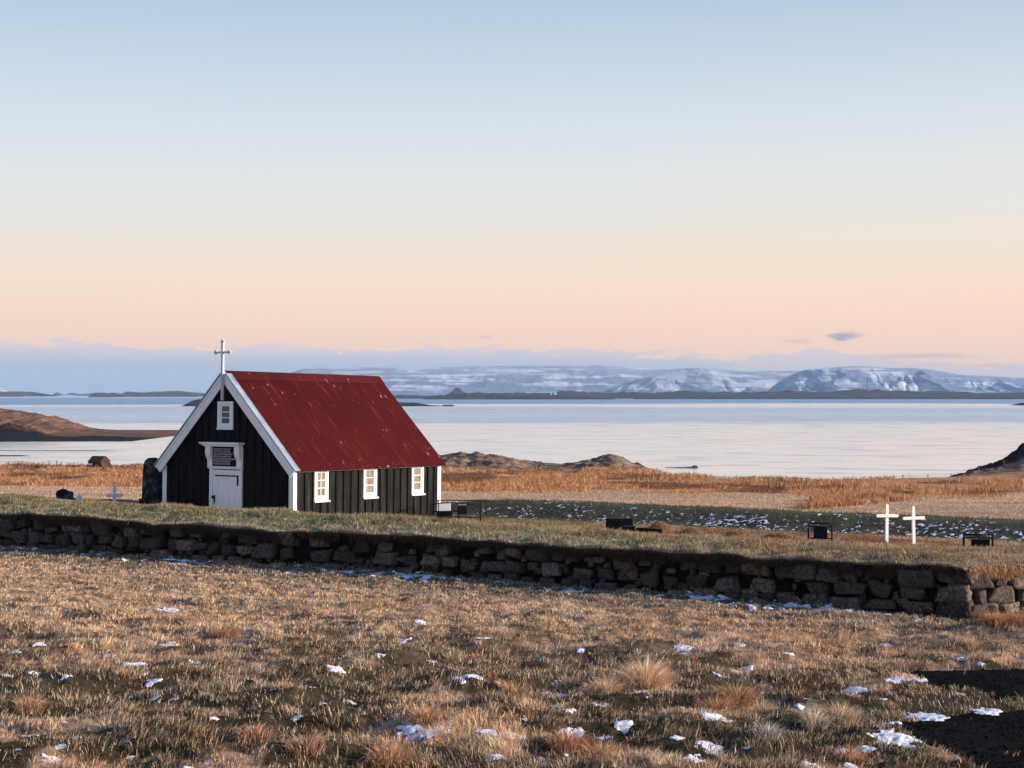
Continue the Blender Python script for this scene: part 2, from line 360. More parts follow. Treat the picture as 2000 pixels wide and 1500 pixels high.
# colours of the cover (albedo)
def cover(X, Y):
    px = 1000 + F*X/np.maximum(Y, 1); s, t, sr = st_of(X, Y); din = np.minimum(s, sr)
    n1 = fbm(X*.35, Y*.55, 4, 31); n2 = fbm(X*1.4, Y*1.6, 4, 33); n3 = fbm(X*5, Y*5, 2, 35)
    straw = np.array([.65, .45, .285]); orange = np.array([.58, .37, .225]); green = np.array([.048, .046, .018]); pale = np.array([.56, .43, .30]); brown = np.array([.13, .075, .042])
    def L(a, b, k): return a + (b-a)*k[..., None]
    c = np.broadcast_to(straw, X.shape+(3,)).copy()
    c = L(c, orange, ss(.48, .62, n1)); c = L(c, pale, ss(.55, .7, n2)*.6)
    near = ss(31, 20, Y)
    gm = ss(.43, .52, 1-.6*n2-.4*fbm(X*.55, Y*.8, 3, 36)+.285*near-.20+.45*(.5-n1))*(.20+.80*near)
    c = L(c, green*(.6+.9*ss(.4, .6, n3))[..., None] if False else green, gm*.9); c = L(c, brown, ss(.55, .68, n3)*.5)
    # strip along the foot of the wall stays greener and greyer
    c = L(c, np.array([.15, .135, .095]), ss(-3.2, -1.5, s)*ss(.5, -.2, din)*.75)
    # graveyard cover
    yc = np.broadcast_to(np.array([.37, .26, .16]), X.shape+(3,)).copy()
    yc = L(yc, np.array([.26, .125, .06]), ss(.5, .64, n2)); yc = L(yc, np.array([.17, .165, .075]), ss(.5, .62, 1-n1)*.6)
    lipgreen = ss(2.2, .3, s)*np.interp(t, [2, 8, 40], [.15, .9, .9])
    yc = L(yc, np.array([.15, .19, .07]), lipgreen*ss(.3, .55, n3+.12))
    bank = ss(12.6, 13.2, s)*ss(16.2, 15.2, s)*ss(24, 20, t)
    yc = L(yc, np.array([.095, .092, .058]), bank)
    # mown field, tall orange grass, heath
    mown = np.array([.50, .335, .215]); tall = np.array([.44, .22, .10]); heath = np.array([.21, .145, .105]); rock = np.array([.008, .0065, .006])
    fc = np.broadcast_to(mown, X.shape+(3,)).copy(); fc = L(fc, np.array([.44, .31, .20]), ss(.45, .6, fbm(X*.1, Y*.5, 3, 41)))
    t0 = np.interp(px, [0, 320, 860, 1500, 1700, 2000], [70, 70, 66, 64, 60, 63]) + 6*(n1-.5)
    fc = L(fc, tall, ss(0, 2.5, Y-t0)); fc = L(fc, np.array([.17, .075, .035]), ss(1, 3, Y-t0)*ss(.52, .64, fbm(X*.3, Y*.22, 4, 43)))
    h0 = np.interp(px, [0, 800, 860, 1250, 1400, 1650, 1800, 2000], [300, 300, 88, 86, 300, 300, 84, 80])
    fc = L(fc, heath, ss(0, 6, Y-h0+8*(n1-.5))); fc = L(fc, np.array([.24, .12, .07]), ss(0, 6, Y-h0)*ss(.5, .66, n2)*.6)
    fc = L(fc, np.array([.05, .038, .030]), ss(0, 6, Y-h0)*ss(.50, .60, fbm(X*.8, Y*.6, 4, 48))*.85)
    fc = L(fc, rock, ss(99, 104, Y)*ss(1845, 1880, px))
    fin = ss(15.6, 16.6, s); fin = np.maximum(fin, ss(20, 24, t)*ss(8.5, 10, s))
    ins = L(yc, fc, fin*1.0)
    k = np.where(Y > 48, 1.0, ss(0.0, .5, din))
    out = L(c, ins, k)
    return np.where((din < .25)[..., None] & (Y > 48)[..., None], fc, out)

def road_mask(X, Y):
    px = 1000 + F*X/np.maximum(Y, 1)*1.0
    w_ = .5*(fbm(X*1.3, Y*1.3, 3, 51)-.5)
    a = (Y > 20.1+w_*.5) & (Y < 22.25+w_*.6) & (X > 5.65 + .45*np.abs(Y-21.6) + w_*1.2)
    edge = np.interp(Y, [13, 16.4, 17.5, 18.3, 19.0, 19.5], [5.6, 5.05, 4.75, 4.55, 5.1, 6.6])
    b = (Y < 19.45+w_*.5) & (X > edge + w_*.9)
    return a | b

# terrain sheet
nu, nv = 820, 900
uu = np.concatenate([np.linspace(-.75, -.37, 40)[:-1], np.linspace(-.37, .37, nu), np.linspace(.37, .75, 40)[1:]])
vv = np.concatenate([np.geomspace(2.5, 14.5, 60)[:-1], np.geomspace(14.5, 175, nv)])
U, Vv = np.meshgrid(uu, vv); X, Y = U*Vv, Vv
Z = ground(X, Y)
rm = road_mask(X, Y); Z = Z - .03*rm
ni, nj = len(vv), len(uu)
idx = np.arange(ni*nj).reshape(ni, nj)
quads = np.stack([idx[:-1, :-1], idx[:-1, 1:], idx[1:, 1:], idx[1:, :-1]], -1).reshape(-1, 4)
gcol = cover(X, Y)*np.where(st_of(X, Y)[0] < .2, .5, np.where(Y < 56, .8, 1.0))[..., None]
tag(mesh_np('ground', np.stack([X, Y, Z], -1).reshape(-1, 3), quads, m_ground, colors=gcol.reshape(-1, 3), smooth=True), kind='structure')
# gravel track in the near right corner
gx, gy = np.meshgrid(np.arange(4.0, 9.0, .04), np.arange(13.0, 22.9, .04))
rmk = road_mask(gx, gy); gz = ground(gx, gy)+.006+.02*(fbm(gx*9, gy*9, 2, 77)-.5)
ii = np.arange(gx.size).reshape(gx.shape)
cell = rmk[:-1, :-1] & rmk[1:, :-1] & rmk[:-1, 1:] & rmk[1:, 1:]
q = np.stack([ii[:-1, :-1], ii[:-1, 1:], ii[1:, 1:], ii[1:, :-1]], -1)[cell]
used, inv = np.unique(q, return_inverse=True)
VV = np.stack([gx, gy, gz], -1).reshape(-1, 3)[used]
tag(mesh_np('road', VV, inv.reshape(-1, 4), m_gravel, smooth=True), kind='structure')

# ------------------------------------------------------------------ water
m_water, g, p = mat('sea_water')
P3 = wpos(g); wx, wy, wz = g.sep(P3)
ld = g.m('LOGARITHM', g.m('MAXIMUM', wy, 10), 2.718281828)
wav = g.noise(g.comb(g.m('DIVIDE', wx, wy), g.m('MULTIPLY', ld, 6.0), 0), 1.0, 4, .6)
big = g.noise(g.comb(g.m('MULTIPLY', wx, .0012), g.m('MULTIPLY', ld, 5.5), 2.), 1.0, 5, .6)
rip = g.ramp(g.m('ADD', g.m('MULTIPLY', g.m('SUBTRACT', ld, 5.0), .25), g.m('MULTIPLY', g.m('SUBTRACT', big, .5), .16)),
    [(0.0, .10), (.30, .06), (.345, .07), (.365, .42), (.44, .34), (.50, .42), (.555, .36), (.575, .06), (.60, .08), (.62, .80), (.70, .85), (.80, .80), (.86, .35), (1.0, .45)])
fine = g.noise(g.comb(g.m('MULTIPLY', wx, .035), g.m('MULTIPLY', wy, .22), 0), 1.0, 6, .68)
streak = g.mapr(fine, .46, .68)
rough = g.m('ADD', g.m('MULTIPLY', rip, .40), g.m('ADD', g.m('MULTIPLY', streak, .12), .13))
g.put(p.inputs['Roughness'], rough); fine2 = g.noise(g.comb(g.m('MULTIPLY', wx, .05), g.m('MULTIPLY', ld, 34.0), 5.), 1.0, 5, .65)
wc = g.mix(g.mapr(rip, .08, .75), (.97, .93, .89, 1), (.20, .34, .50, 1))  # sky reflection painted into the colour: warm where calm, blue where rippled
wc = g.mix(g.m('MULTIPLY', g.mapr(fine2, .52, .60), .85), wc, (.42, .50, .58, 1)); wc = g.mix(g.m('MULTIPLY', g.mapr(fine2, .40, .28), .5), wc, (1, 1, 1, 1))  # dark and bright ripple reflections, also painted into the colour
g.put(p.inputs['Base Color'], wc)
p.inputs['Metallic'].default_value = .85; p.inputs['IOR'].default_value = 1.5; p.inputs['Specular IOR Level'].default_value = .5
bump(g, p, g.noise(g.scale(P3, .25, .7, 1), 1.2, 5, .65), .16, .10)
hw = 12500
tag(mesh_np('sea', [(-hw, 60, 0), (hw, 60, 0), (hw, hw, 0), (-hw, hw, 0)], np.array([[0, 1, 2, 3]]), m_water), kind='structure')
tag(mesh_np('seabed', [(-hw, 60, -3), (hw, 60, -3), (hw, hw, -3), (-hw, hw, -3)], np.array([[0, 1, 2, 3]]), m_earth), kind='structure')

# ------------------------------------------------------------------ islands, headland, mountains
def landmat(name, c1, c2, c3, sc_=.05, rgh=.95, base=1.8, front=0):
    m, g, p = mat(name); v = wpos(g); gn = g.n('ShaderNodeNewGeometry').outputs['Normal']; nz = g.sep(gn)[2]; pz = g.sep(v)[2]
    n = g.noise(v, sc_, 8, .65)
    c = g.mix(g.mapr(n, .38, .62), c1+(1,), c2+(1,))
    if front: c = g.mix(g.mapr(g.m('ADD', g.sep(v)[1], g.m('MULTIPLY', g.m('SUBTRACT', g.noise(g.scale(v, 1, .6, 1), .09, 6, .7), .5), 60)), front+8, front), c, c3+(1,))
    else: c = g.mix(g.mapr(g.m('ADD', pz, g.m('MULTIPLY', n, 3)), base+1.2, base), c, c3+(1,))
    g.put(p.inputs['Base Color'], c); p.inputs['Roughness'].default_value = rgh; p.inputs['Specular IOR Level'].default_value = .1
    bump(g, p, g.noise(v, sc_*6, 6, .7), .8, .12/sc_*.1)
    return m
m_isle = landmat('dark_island_heath', (.012, .012, .014), (.045, .038, .034), (.004, .004, .005), .02)
m_headl = landmat('russet_headland', (.17, .088, .055), (.065, .038, .028), (.005, .005, .0045), .16, front=412)
def land(name, sky, base_y, Y0, depth, mt, ncol=260, nrow=26, rough=.10, seed=0, peak=.45, fine=0):
    """sky: list of (px, py) skyline; base_y row of the front shore; built as a real heightfield Y0..Y0+depth"""
    sx = [q[0] for q in sky]; sy = [q[1] for q in sky]
    px = np.linspace(sx[0], sx[-1], ncol); v = np.linspace(0, 1, nrow)
    PX, VV = np.meshgrid(px, v)
    sh = Y0*(1+.012*(fbm(px*.05, px*0+seed, 4, seed)-.5))[None, :]
    Yp = sh + depth*VV
    Yk = Y0+depth*peak
    H = CAMZ-(np.interp(PX, sx, sy)-HZ)/F*Yk
    H = H + np.maximum(H, 0)*rough*(fbm(PX*.06, VV*3, 4, seed+2)-.5)
    prof = np.where(VV < peak, ss(0, peak, VV)**.8, 1-.9*ss(peak, 1, VV))
    Zp = H*prof*(1+rough*2*(fbm(PX*.05, VV*6, 4, seed+5)-.5)*(1-np.abs(VV-peak))) - .6*(1-np.minimum(1, VV*12)) - .6*(VV > .99)
    Zp = Zp + fine*(fbm(PX*.25, VV*14, 4, seed+8)-.5)*np.clip(Zp/3, 0, 1)
    Xp = (PX-1000)/F*Yk + 0*VV
    I = np.arange(PX.size).reshape(PX.shape)
    q = np.stack([I[:-1, :-1], I[:-1, 1:], I[1:, 1:], I[1:, :-1]], -1).reshape(-1, 4)
    return tag(mesh_np(name, np.stack([Xp, Yp, Zp], -1).reshape(-1, 3), q, mt, smooth=True), kind='structure')
def sea_y(py): return CAMZ*F/(py-HZ)
land('island', [(-900, 771), (-300, 766), (-60, 765.5), (0, 765.3), (20, 764.8), (45, 764.5), (62, 765.5), (74, 767.5), (80, 770)], 770, 5200, 500, m_isle, seed=1)
land('island', [(103, 769.5), (108, 766.5), (113, 767), (118, 769.5)], 770, 7800, 120, m_isle, 20, 8, seed=2)
land('island', [(130, 769.5), (138, 766.5), (150, 768), (158, 769.5)], 770, 9500, 120, m_isle, 20, 8, seed=3)
land('island', [(163, 769.3), (185, 767.5), (240, 768), (300, 765), (345, 763.6), (380, 766), (420, 769.6)], 770, 7400, 500, m_isle, 120, 12, seed=4)
land('island', [(180, 770.6), (186, 767), (205, 766.8), (208, 768), (222, 767), (228, 768.4), (231, 770.6)], 771, 4600, 150, m_isle, 60, 10, seed=5)
land('island', [(243, 770), (248, 764.8), (262, 766), (280, 767), (300, 766), (330, 763.8), (358, 764.6), (385, 768), (400, 770)], 771, 5000, 300, m_isle, 90, 12, seed=6)
land('island', [(362, 791.8), (368, 787), (376, 782), (386, 780), (400, 779.5), (430, 779), (600, 781), (760, 785.5), (784, 785.6), (815, 787), (838, 791), (862, 792.5), (866, 790.6), (884, 790.6), (886, 793)], 794, sea_y(793.5), 60, m_isle, 300, 24, .14, seed=7)
land('island', [(1984, 791.5), (1990, 788.5), (2000, 786.5), (2060, 784), (2140, 789), (2170, 792)], 792, sea_y(792), 60, m_isle, 60, 14, seed=8)
land('island', [(760, 777), (780, 771), (820, 772.5), (850, 773), (885, 770), (925, 766), (1000, 767), (1080, 768), (1090, 765.5), (1110, 764.5), (1150, 766), (1180, 767.5), (1240, 766), (1300, 766.5), (1325, 764), (1360, 765.5), (1400, 765), (1470, 767), (1530, 763.6), (1600, 765), (1650, 762.6), (1695, 761.6), (1760, 764.8), (1850, 765), (1900, 767), (2000, 767.6), (2300, 766), (2600, 772)], 778, 3350, 700, m_isle, 700, 40, .25, seed=9)
land('island', [(828, 778.6), (850, 772.5), (880, 770), (930, 768.5), (985, 771.5), (1020, 772), (1080, 773.5), (1170, 774.8), (1190, 777.9), (1200, 779)], 780, 2950, 120, m_isle, 260, 20, .2, seed=10)
land('island', [(1240, 778.5), (1255, 776), (1300, 776), (1380, 775), (1450, 776.5), (1560, 776.5), (1620, 775.6), (1690, 776.5), (1730, 774.5), (1800, 776), (1900, 775.5), (2000, 776), (2200, 779)], 780, 3050, 90, m_isle, 260, 20, .2, seed=11)
# headland on the left
hx = [-1500, -400, -120, 0, 30, 60, 80, 100, 112, 125, 150, 200, 260, 300, 330, 345, 420]
hy = [790, 780, 790, 799, 804, 809, 811, 817, 822, 829, 839, 843, 843.5, 844, 845, 846, 851]
land('headland', list(zip(hx, hy)), 865, sea_y(867)*1.02, 130, m_headl, 900, 130, .10, seed=12, peak=.62, fine=2.2)
# offshore skerry with an upright rock
land('skerry', [(1291, 914.8), (1300, 913.5), (1318, 912.6), (1340, 911.8), (1352, 911.0), (1354, 908.4), (1360, 908.2), (1363, 911.5), (1364, 916)], 916, sea_y(914.5), 3.2, m_dkrock, 90, 16, .35, seed=13)
land('mudflat', [(-700, 880.2), (-200, 879.5), (0, 879.4), (90, 879.5), (170, 879.6), (215, 879.9), (240, 880.6)], 880, sea_y(880.5), 1.2, m_dkrock, 120, 6, .3, seed=14)
land('mudflat', [(-300, 890.6), (-60, 889.4), (0, 888.6), (40, 888.8), (58, 890.6)], 891, sea_y(891), 2.2, m_rust, 60, 6, .3, seed=15)

m_mtn, g, p = mat('snowy_mountain')
v = wpos(g); gm = g.n('ShaderNodeNewGeometry'); nz = g.sep(gm.outputs['Normal'])[2]; vx, vy, vz = g.sep(v)
strat = g.noise(g.comb(g.m('MULTIPLY', vx, .0016), g.m('MULTIPLY', vy, .0016), g.m('MULTIPLY', vz, .09)), 1.0, 6, .65)
big = g.noise(g.comb(g.m('ADD', vx, g.m('MULTIPLY', vz, 1.3)), vy, g.m('MULTIPLY', vz, 2.2)), .0062, 7, .62)
steep = g.mapr(nz, .99, .90)
rk = g.m('MULTIPLY', g.mapr(g.m('ADD', g.m('MULTIPLY', strat, .6), g.m('MULTIPLY', big, .7)), .585, .655), g.mapr(vz, 160, 50, .45, 1.0))
rk = g.m('MAXIMUM', rk, g.m('MULTIPLY', g.mapr(g.m('ADD', steep, g.m('MULTIPLY', g.m('SUBTRACT', big, .5), 1.6)), .7, 1.1), .8))
g.put(p.inputs['Base Color'], g.mix(rk, (.50, .54, .60, 1), (.15, .21, .31, 1)))  # blue of the distant haze is painted into both colours
p.inputs['Roughness'].default_value = .9; p.inputs['Specular IOR Level'].default_value = .1
bump(g, p, g.noise(v, .02, 7, .65), .4, 5)
def mountain(name, sky, Y0, depth, ncol, nrow, seed, gul=.0, mt=None):
    sx = [q[0] for q in sky]; sy = [q[1] for q in sky]
    px = np.linspace(sx[0], sx[-1], ncol); v = np.linspace(0, 1, nrow); PX, VV = np.meshgrid(px, v)
    Yk = Y0+depth*.7; H = CAMZ-(np.interp(PX, sx, sy)-HZ)/F*Yk
    wob = 150*(fbm(PX*.008, VV*1.8, 4, seed+1)-.5)
    rid = np.abs(fbm((PX+wob)*.015, VV*1.5, 5, seed+3)-.5)*2
    gl = (1-np.clip(rid*3.2, 0, 1))
    steep = ss(.0, .75, VV + .10*(fbm(PX*.007, VV*3, 3, seed+7)-.5))
    prof = .06*ss(0, .12, VV)+.44*np.clip(VV/.78, 0, 1)+.50*steep
    prof = np.where(VV > .78, 1-.5*ss(.78, 1, VV)*0, prof)
    cut = gul*gl*np.sin(np.clip(prof, 0, 1)*math.pi)**.8
    Zp = H*np.clip(prof-cut, 0, 1) + 7*(fbm(PX*.08, VV*20, 3, seed+9)-.5)*np.sin(np.clip(prof, 0, 1)*math.pi)
    Zp[0] = -2; Zp[-1] = -2
    Xp = (PX-1000)/F*Yk; Yp = Y0+depth*VV + 120*(fbm(PX*.005, VV*0, 2, seed+4)-.5)
    I = np.arange(PX.size).reshape(PX.shape)
    q = np.stack([I[:-1, :-1], I[:-1, 1:], I[1:, 1:], I[1:, :-1]], -1).reshape(-1, 4)
    return tag(mesh_np(name, np.stack([Xp, Yp, Zp], -1).reshape(-1, 3), q, mt or m_mtn, smooth=True), kind='structure')
mountain('mountain', [(490, 769), (530, 745), (552, 731), (575, 723), (592, 718), (640, 716.5), (700, 717.5), (780, 716.5), (860, 717), (960, 714.5), (1060, 713.6), (1120, 711.4), (1180, 713), (1250, 718), (1320, 719.5), (1350, 718), (1380, 719.5), (1440, 722), (1500, 724.5), (1600, 723), (1800, 728), (2050, 738), (2700, 760)], 6000, 900, 900, 70, 101)
mountain('mountain', [(1508, 770), (1520, 756), (1540, 741), (1560, 731), (1585, 722), (1600, 720), (1640, 716.6), (1672, 714.4), (1700, 715.6), (1740, 718.6), (1790, 718.4), (1815, 721), (1850, 726), (1890, 733), (1920, 736.6), (1960, 739), (2100, 748), (2500, 769)], 5300, 600, 600, 60, 202, .26)
mountain('mountain', [(1170, 769), (1220, 750), (1280, 733), (1330, 722), (1352, 719.2), (1368, 718.6), (1384, 720.5), (1405, 728), (1430, 741), (1460, 757), (1490, 769)], 5700, 240, 200, 40, 303, .2)
mountain('mountain', [(-260, 769), (-80, 752), (-10, 757.5), (6, 758.6), (14, 764), (20, 769)], 9800, 300, 90, 20, 404, .2)
land('hill', [(872, 770), (882, 765), (887, 759), (892, 756.6), (898, 758.5), (904, 764), (915, 769)], 770, 4300, 120, m_isle, 60, 16, .05, seed=17)

# ------------------------------------------------------------------ grass blades
def blades(name, X, Y, Z, L, W, dirx, diry, bend, col, parent=None, up=None):
    n = len(X); ang = rng.random(n)*math.pi
    wx, wy = np.cos(ang)*W/2, np.sin(ang)*W/2
    up_ = np.ones(n) if up is None else up
    V = np.zeros((n, 5, 3), np.float32)
    V[:, 0] = np.stack([X-wx, Y-wy, Z-.01], -1); V[:, 1] = np.stack([X+wx, Y+wy, Z-.01], -1)
    mxx, myy = X+dirx*L*bend*.30, Y+diry*L*bend*.30; mz = Z+L*.55*np.sqrt(np.clip(1-bend**2*.3, .05, 1))*up_
    V[:, 2] = np.stack([mxx-wx*.75, myy-wy*.75, mz], -1); V[:, 3] = np.stack([mxx+wx*.75, myy+wy*.75, mz], -1)
    tz = Z+L*np.sqrt(np.clip(1-bend**2, .02, 1))*up_
    V[:, 4] = np.stack([X+dirx*L*bend, Y+diry*L*bend, tz], -1)
    b = np.arange(n)[:, None]*5
    Q = b+np.array([[0, 1, 3, 2]]); T = b+np.array([[2, 3, 4]])
    C = np.repeat(col[:, None, :], 5, 1).reshape(-1, 3)
    return mesh_np(name, V.reshape(-1, 3), [Q, T], m_grass, parent, colors=C)
def jitter(c, n, a=.28):
    return np.clip(c*(1+a*(rng.random((n, 1))-.5)*2)*(1+.10*(rng.random((n, 3))-.5)), .004, .9)

SNOW = [(340,1259,62),(15,1318,30),(25,1275,34),(75,1258,30),(70,1312,26),(265,1300,50),(382,1300,24),(330,1193,42),(655,1311,38),(610,1340,18),(680,1371,16),
 (920,1331,46),(890,1326,22),(1090,1333,26),(1245,1357,40),(1300,1349,52),(1082,1358,52),(1175,1357,44),(1012,1320,16),(835,1424,100),(890,1428,26),(952,1432,46),(1005,1428,40),
 (1160,1385,46),(1110,1388,26),(1115,1421,40),(1178,1433,34),(1215,1412,40),(1270,1478,40),(700,1444,40),(550,1447,36),(690,1374,16),(1395,1402,54),(1650,1346,84),(1775,1327,66),
 (1745,1332,36),(1800,1400,78),(1742,1448,92),(1742,1412,34),(1690,1462,34),(1385,1464,60),(1355,1476,46),(1580,1497,50),(160,1437,40),(105,1481,36),(440,1497,30),(370,1497,24),
 (1460,1300,25),(1442,1307,22),(1540,1277,24),(1445,1267,22),(1733,1265,36),(1880,1288,36),(1915,1290,14),(1335,1268,40),(1392,1271,14),(1132,1268,20),(1511,1318,15),(1925,1390,60),
 (1405,1320,24),(785,1251,34),(945,1267,24),(745,1275,18),(845,1285,18),(870,1307,26),(1640,1470,30),(1090,1380,30),(300,1332,30),(130,1330,22),(520,1390,20),(250,1425,30),(820,1222,24),
 (1130,1226,16),(970,1480,30),(760,1470,34),(60,1440,30),(580,1412,22),(420,1405,22),(1480,1355,24),(1560,1380,22),(1320,1440,28),(1490,1440,26)]
def wpt(px, py, it=4):
    Y = 4.0*F/(py-HZ)
    for _ in range(it):
        X = (px-1000)/F*Y; z = float(ground(np.array([X]), np.array([Y]))[0]); Y = (CAMZ-z)*F/(py-HZ)
    return (px-1000)/F*Y, Y
blobs = []                                  # (x, y, rx, ry, h)
for px, py, wd in SNOW:
    x_, y_ = wpt(px, py); r = wd/2/F*y_
    blobs.append((x_, y_, r*1.05, r*random.uniform(.55, .95)*(1.3 if py > 1300 else 1.6), .035))
def snow_factor(X, Y):
    f = np.zeros(len(X))
    for (a, b, rx, ry, h) in blobs:
        d = ((X-a)/rx)**2 + ((Y-b)/ry)**2
        f = np.maximum(f, ss(1.25, .7, d))
    return f

# foreground: tufts of short bent blades, wind-combed, over a thin flattened mat
def near_pts(N, p_):
    yv = (rng.random(N)*(41**p_-14.2**p_)+14.2**p_)**(1/p_); uv = (rng.random(N)*2-1)*.372
    X, Y = uv*yv, yv; s, t, sr = st_of(X, Y)
    keep = (np.minimum(s, sr) < .05) & (~road_mask(X, Y) | (rng.random(N) < .004))
    X, Y = X[keep], Y[keep]; keep = rng.random(len(X)) > .62*snow_factor(X, Y)
    return X[keep], Y[keep]
TX, TY = near_pts(17500, .75); n = len(TX); near = ss(31, 20, TY)
dn = fbm(TX*1.1, TY*1.5, 3, 61); k_ = rng.random(n) < np.clip(.52+4.0*(dn-.46)*near+.58*(1-near), .06, 1); TX, TY = TX[k_], TY[k_]; n = len(TX); near = ss(31, 20, TY)
cl = fbm(TX*1.3, TY*1.6, 3, 65); big = ss(.50, .68, cl)*near
tr_ = (.05+.06*rng.random(n))*(1+.7*big); tl = (.055+.035*rng.random(n))*(1+.9*big)*(1-.25*(1-near))
nb = (15+13*rng.random(n)+16*big).astype(int)
id_ = np.repeat(np.arange(n), nb); m_ = len(id_)
aa = rng.random(m_)*2*math.pi; rad = np.sqrt(rng.random(m_))
BX, BY = TX[id_]+np.cos(aa)*rad*tr_[id_], TY[id_]+np.sin(aa)*rad*tr_[id_]
wind = fbm(TX*.5, TY*.5, 2, 67)*5-1.6
dx = np.cos(aa)*rad*1.1+np.cos(wind)[id_]*.75+rng.normal(0, .35, m_); dy = np.sin(aa)*rad*1.1+np.sin(wind)[id_]*.75+rng.normal(0, .35, m_)
dl = np.hypot(dx, dy)+1e-6; bend = np.clip(.38+.42*rad+rng.normal(0, .16, m_), .08, .98)
L = tl[id_]*(.6+.7*rng.random(m_))
c = cover(TX, TY)[id_]*(1.12+.5*(rng.random(n)-.5))[id_][:, None]
pale = (rng.random(m_) < .30+.25*(rng.random(n) < .2)[id_])[:, None]; c = np.where(pale, c*.3+np.array([.88, .67, .46])*.7, c)
rust = (rng.random(n) < .06)[id_][:, None]; c = np.where(rust & ~pale, np.array([.50, .22, .10]), c)
tag(blades('grass', BX, BY, ground(BX, BY), L, .0080*np.clip(BY/18, .9, 2.1)*(.6+.7*rng.random(m_)), dx/dl, dy/dl, bend, jitter(c, m_, .32)), 'rough dry straw coloured grass with green patches in front of the wall', 'grass', kind='stuff')
X, Y = near_pts(95000, .75); n = len(X); a = fbm(X*.5, Y*.5, 2, 67)*5-1.6+rng.normal(0, 1.0, n); c = cover(X, Y)*.85
c = np.where((rng.random(n) < .25)[:, None], np.array([.66, .50, .36]), c)
tag(blades('matted_grass', X, Y, ground(X, Y)+.004, .05+.08*rng.random(n), .0075*np.clip(Y/18, .9, 2.1)*(.6+.7*rng.random(n)), np.cos(a), np.sin(a), np.clip(rng.normal(.90, .08, n), .6, .995), jitter(c, n, .35)), 'flattened dead grass lying between the tufts in front of the wall', 'grass', kind='stuff')
# small stones on the gravel track
gx_ = 4.4+4.2*rng.random(5200); gy_ = 13+9.5*rng.random(5200); k_ = road_mask(gx_, gy_); gx_, gy_ = gx_[k_], gy_[k_]
oc = np.array([(1,0,0),(-1,0,0),(0,1,0),(0,-1,0),(0,0,1),(0,0,-1)], float); of = np.array([(0,2,4),(2,1,4),(1,3,4),(3,0,4),(2,0,5),(1,2,5),(3,1,5),(0,3,5)])
sz = .010+.022*rng.random(len(gx_))**2.5; gzz = ground(gx_, gy_)
VS = (oc[None]*(1+.4*(rng.random((len(gx_), 6, 1))-.5)))*sz[:, None, None]*np.array([1, 1, .6]); VS = VS+np.stack([gx_, gy_, gzz+.008], -1)[:, None]
tag(mesh_np('gravel_stones', VS.reshape(-1, 3), (of[None]+6*np.arange(len(gx_))[:, None, None]).reshape(-1, 3), m_gravel), 'loose black stones scattered over the gravel track', 'gravel', kind='stuff')

# taller tussocks
def tussock(px, py, wpx, hpx, nb, tone, lean=(0.3, -.2)):
    x0, y0 = wpt(px, py); r = wpx/2/F*y0; h = hpx/F*y0
    a = rng.random(nb)*6.283; rad = r*.62*rng.random(nb)**.62*(.7+.6*vnoise(np.cos(a)*2+px, np.sin(a)*2+py))
    X = x0+np.cos(a)*rad; Y = y0+np.sin(a)*rad*.8
    d = np.stack([np.cos(a)+lean[0], np.sin(a)+lean[1]], -1); d /= np.linalg.norm(d, axis=1, keepdims=True)
    L = h*(.65+.5*rng.random(nb)); be = np.clip(.25+.6*rad/(r*.55)+rng.normal(0, .14, nb), .05, .96)
    c = np.broadcast_to(np.array(tone)*np.array([1.0, 1.10, 1.16]), (nb, 3))
    nb_ = nb
    return X, Y, ground(X, Y), L, np.full(nb, .0105)*(.7+.6*rng.random(nb)), d[:, 0], d[:, 1], be, jitter(c, nb, .35)
TU = [(1208,1356,110,50,800,(.74,.47,.29)),(1262,1345,120,66,1050,(.76,.49,.31)),(1180,1358,90,40,420,(.68,.42,.26))]
T = [tussock(*q) for q in TU]; T = [np.concatenate(k) for k in zip(*T)]
tag(blades('grass_tussock', *T), 'big orange tussock of long dry grass standing above the snow patches', 'grass tussock')
spots = [(835,1412,95,38,450,(0.5,0.275,0.15)),(1400,1392,100,40,450,(0.475,0.25,0.138)),(1440,1375,100,40,400,(0.45,0.237,0.125)),(1640,1410,110,42,500,(0.55,0.388,0.25)),(1590,1425,80,44,300,(0.575,0.425,0.3)),(1500,1445,60,38,175,(0.575,0.475,0.375)),
  (1950,1226,90,36,450,(0.525,0.25,0.125)),(1900,1216,60,28,250,(0.475,0.237,0.125)),(1990,1222,60,34,250,(0.5,0.25,0.125)),(250,1395,80,24,175,(0.525,0.3,0.163)),(1120,1330,90,26,200,(0.525,0.312,0.175)),(1000,1350,90,26,200,(0.525,0.3,0.163)),(1110,1470,120,40,400,(0.525,0.275,0.15)),
  (760,1490,130,40,450,(0.525,0.275,0.15)),(1180,1490,130,42,450,(0.525,0.275,0.15)),(60,1390,90,36,300,(0.525,0.3,0.163)),(500,1440,110,30,300,(0.5,0.275,0.15)),(600,1480,120,34,350,(0.537,0.312,0.188)),(440,1255,90,24,200,(0.45,0.225,0.112)),(1660,1490,90,40,300,(0.5,0.275,0.163))]
T = [tussock(*q) for q in spots]; T = [np.concatenate(k) for k in zip(*T)]
tag(blades('tall_grass', *T), 'scattered longer orange and grey tufts rising from the short foreground grass', 'grass', kind='stuff')

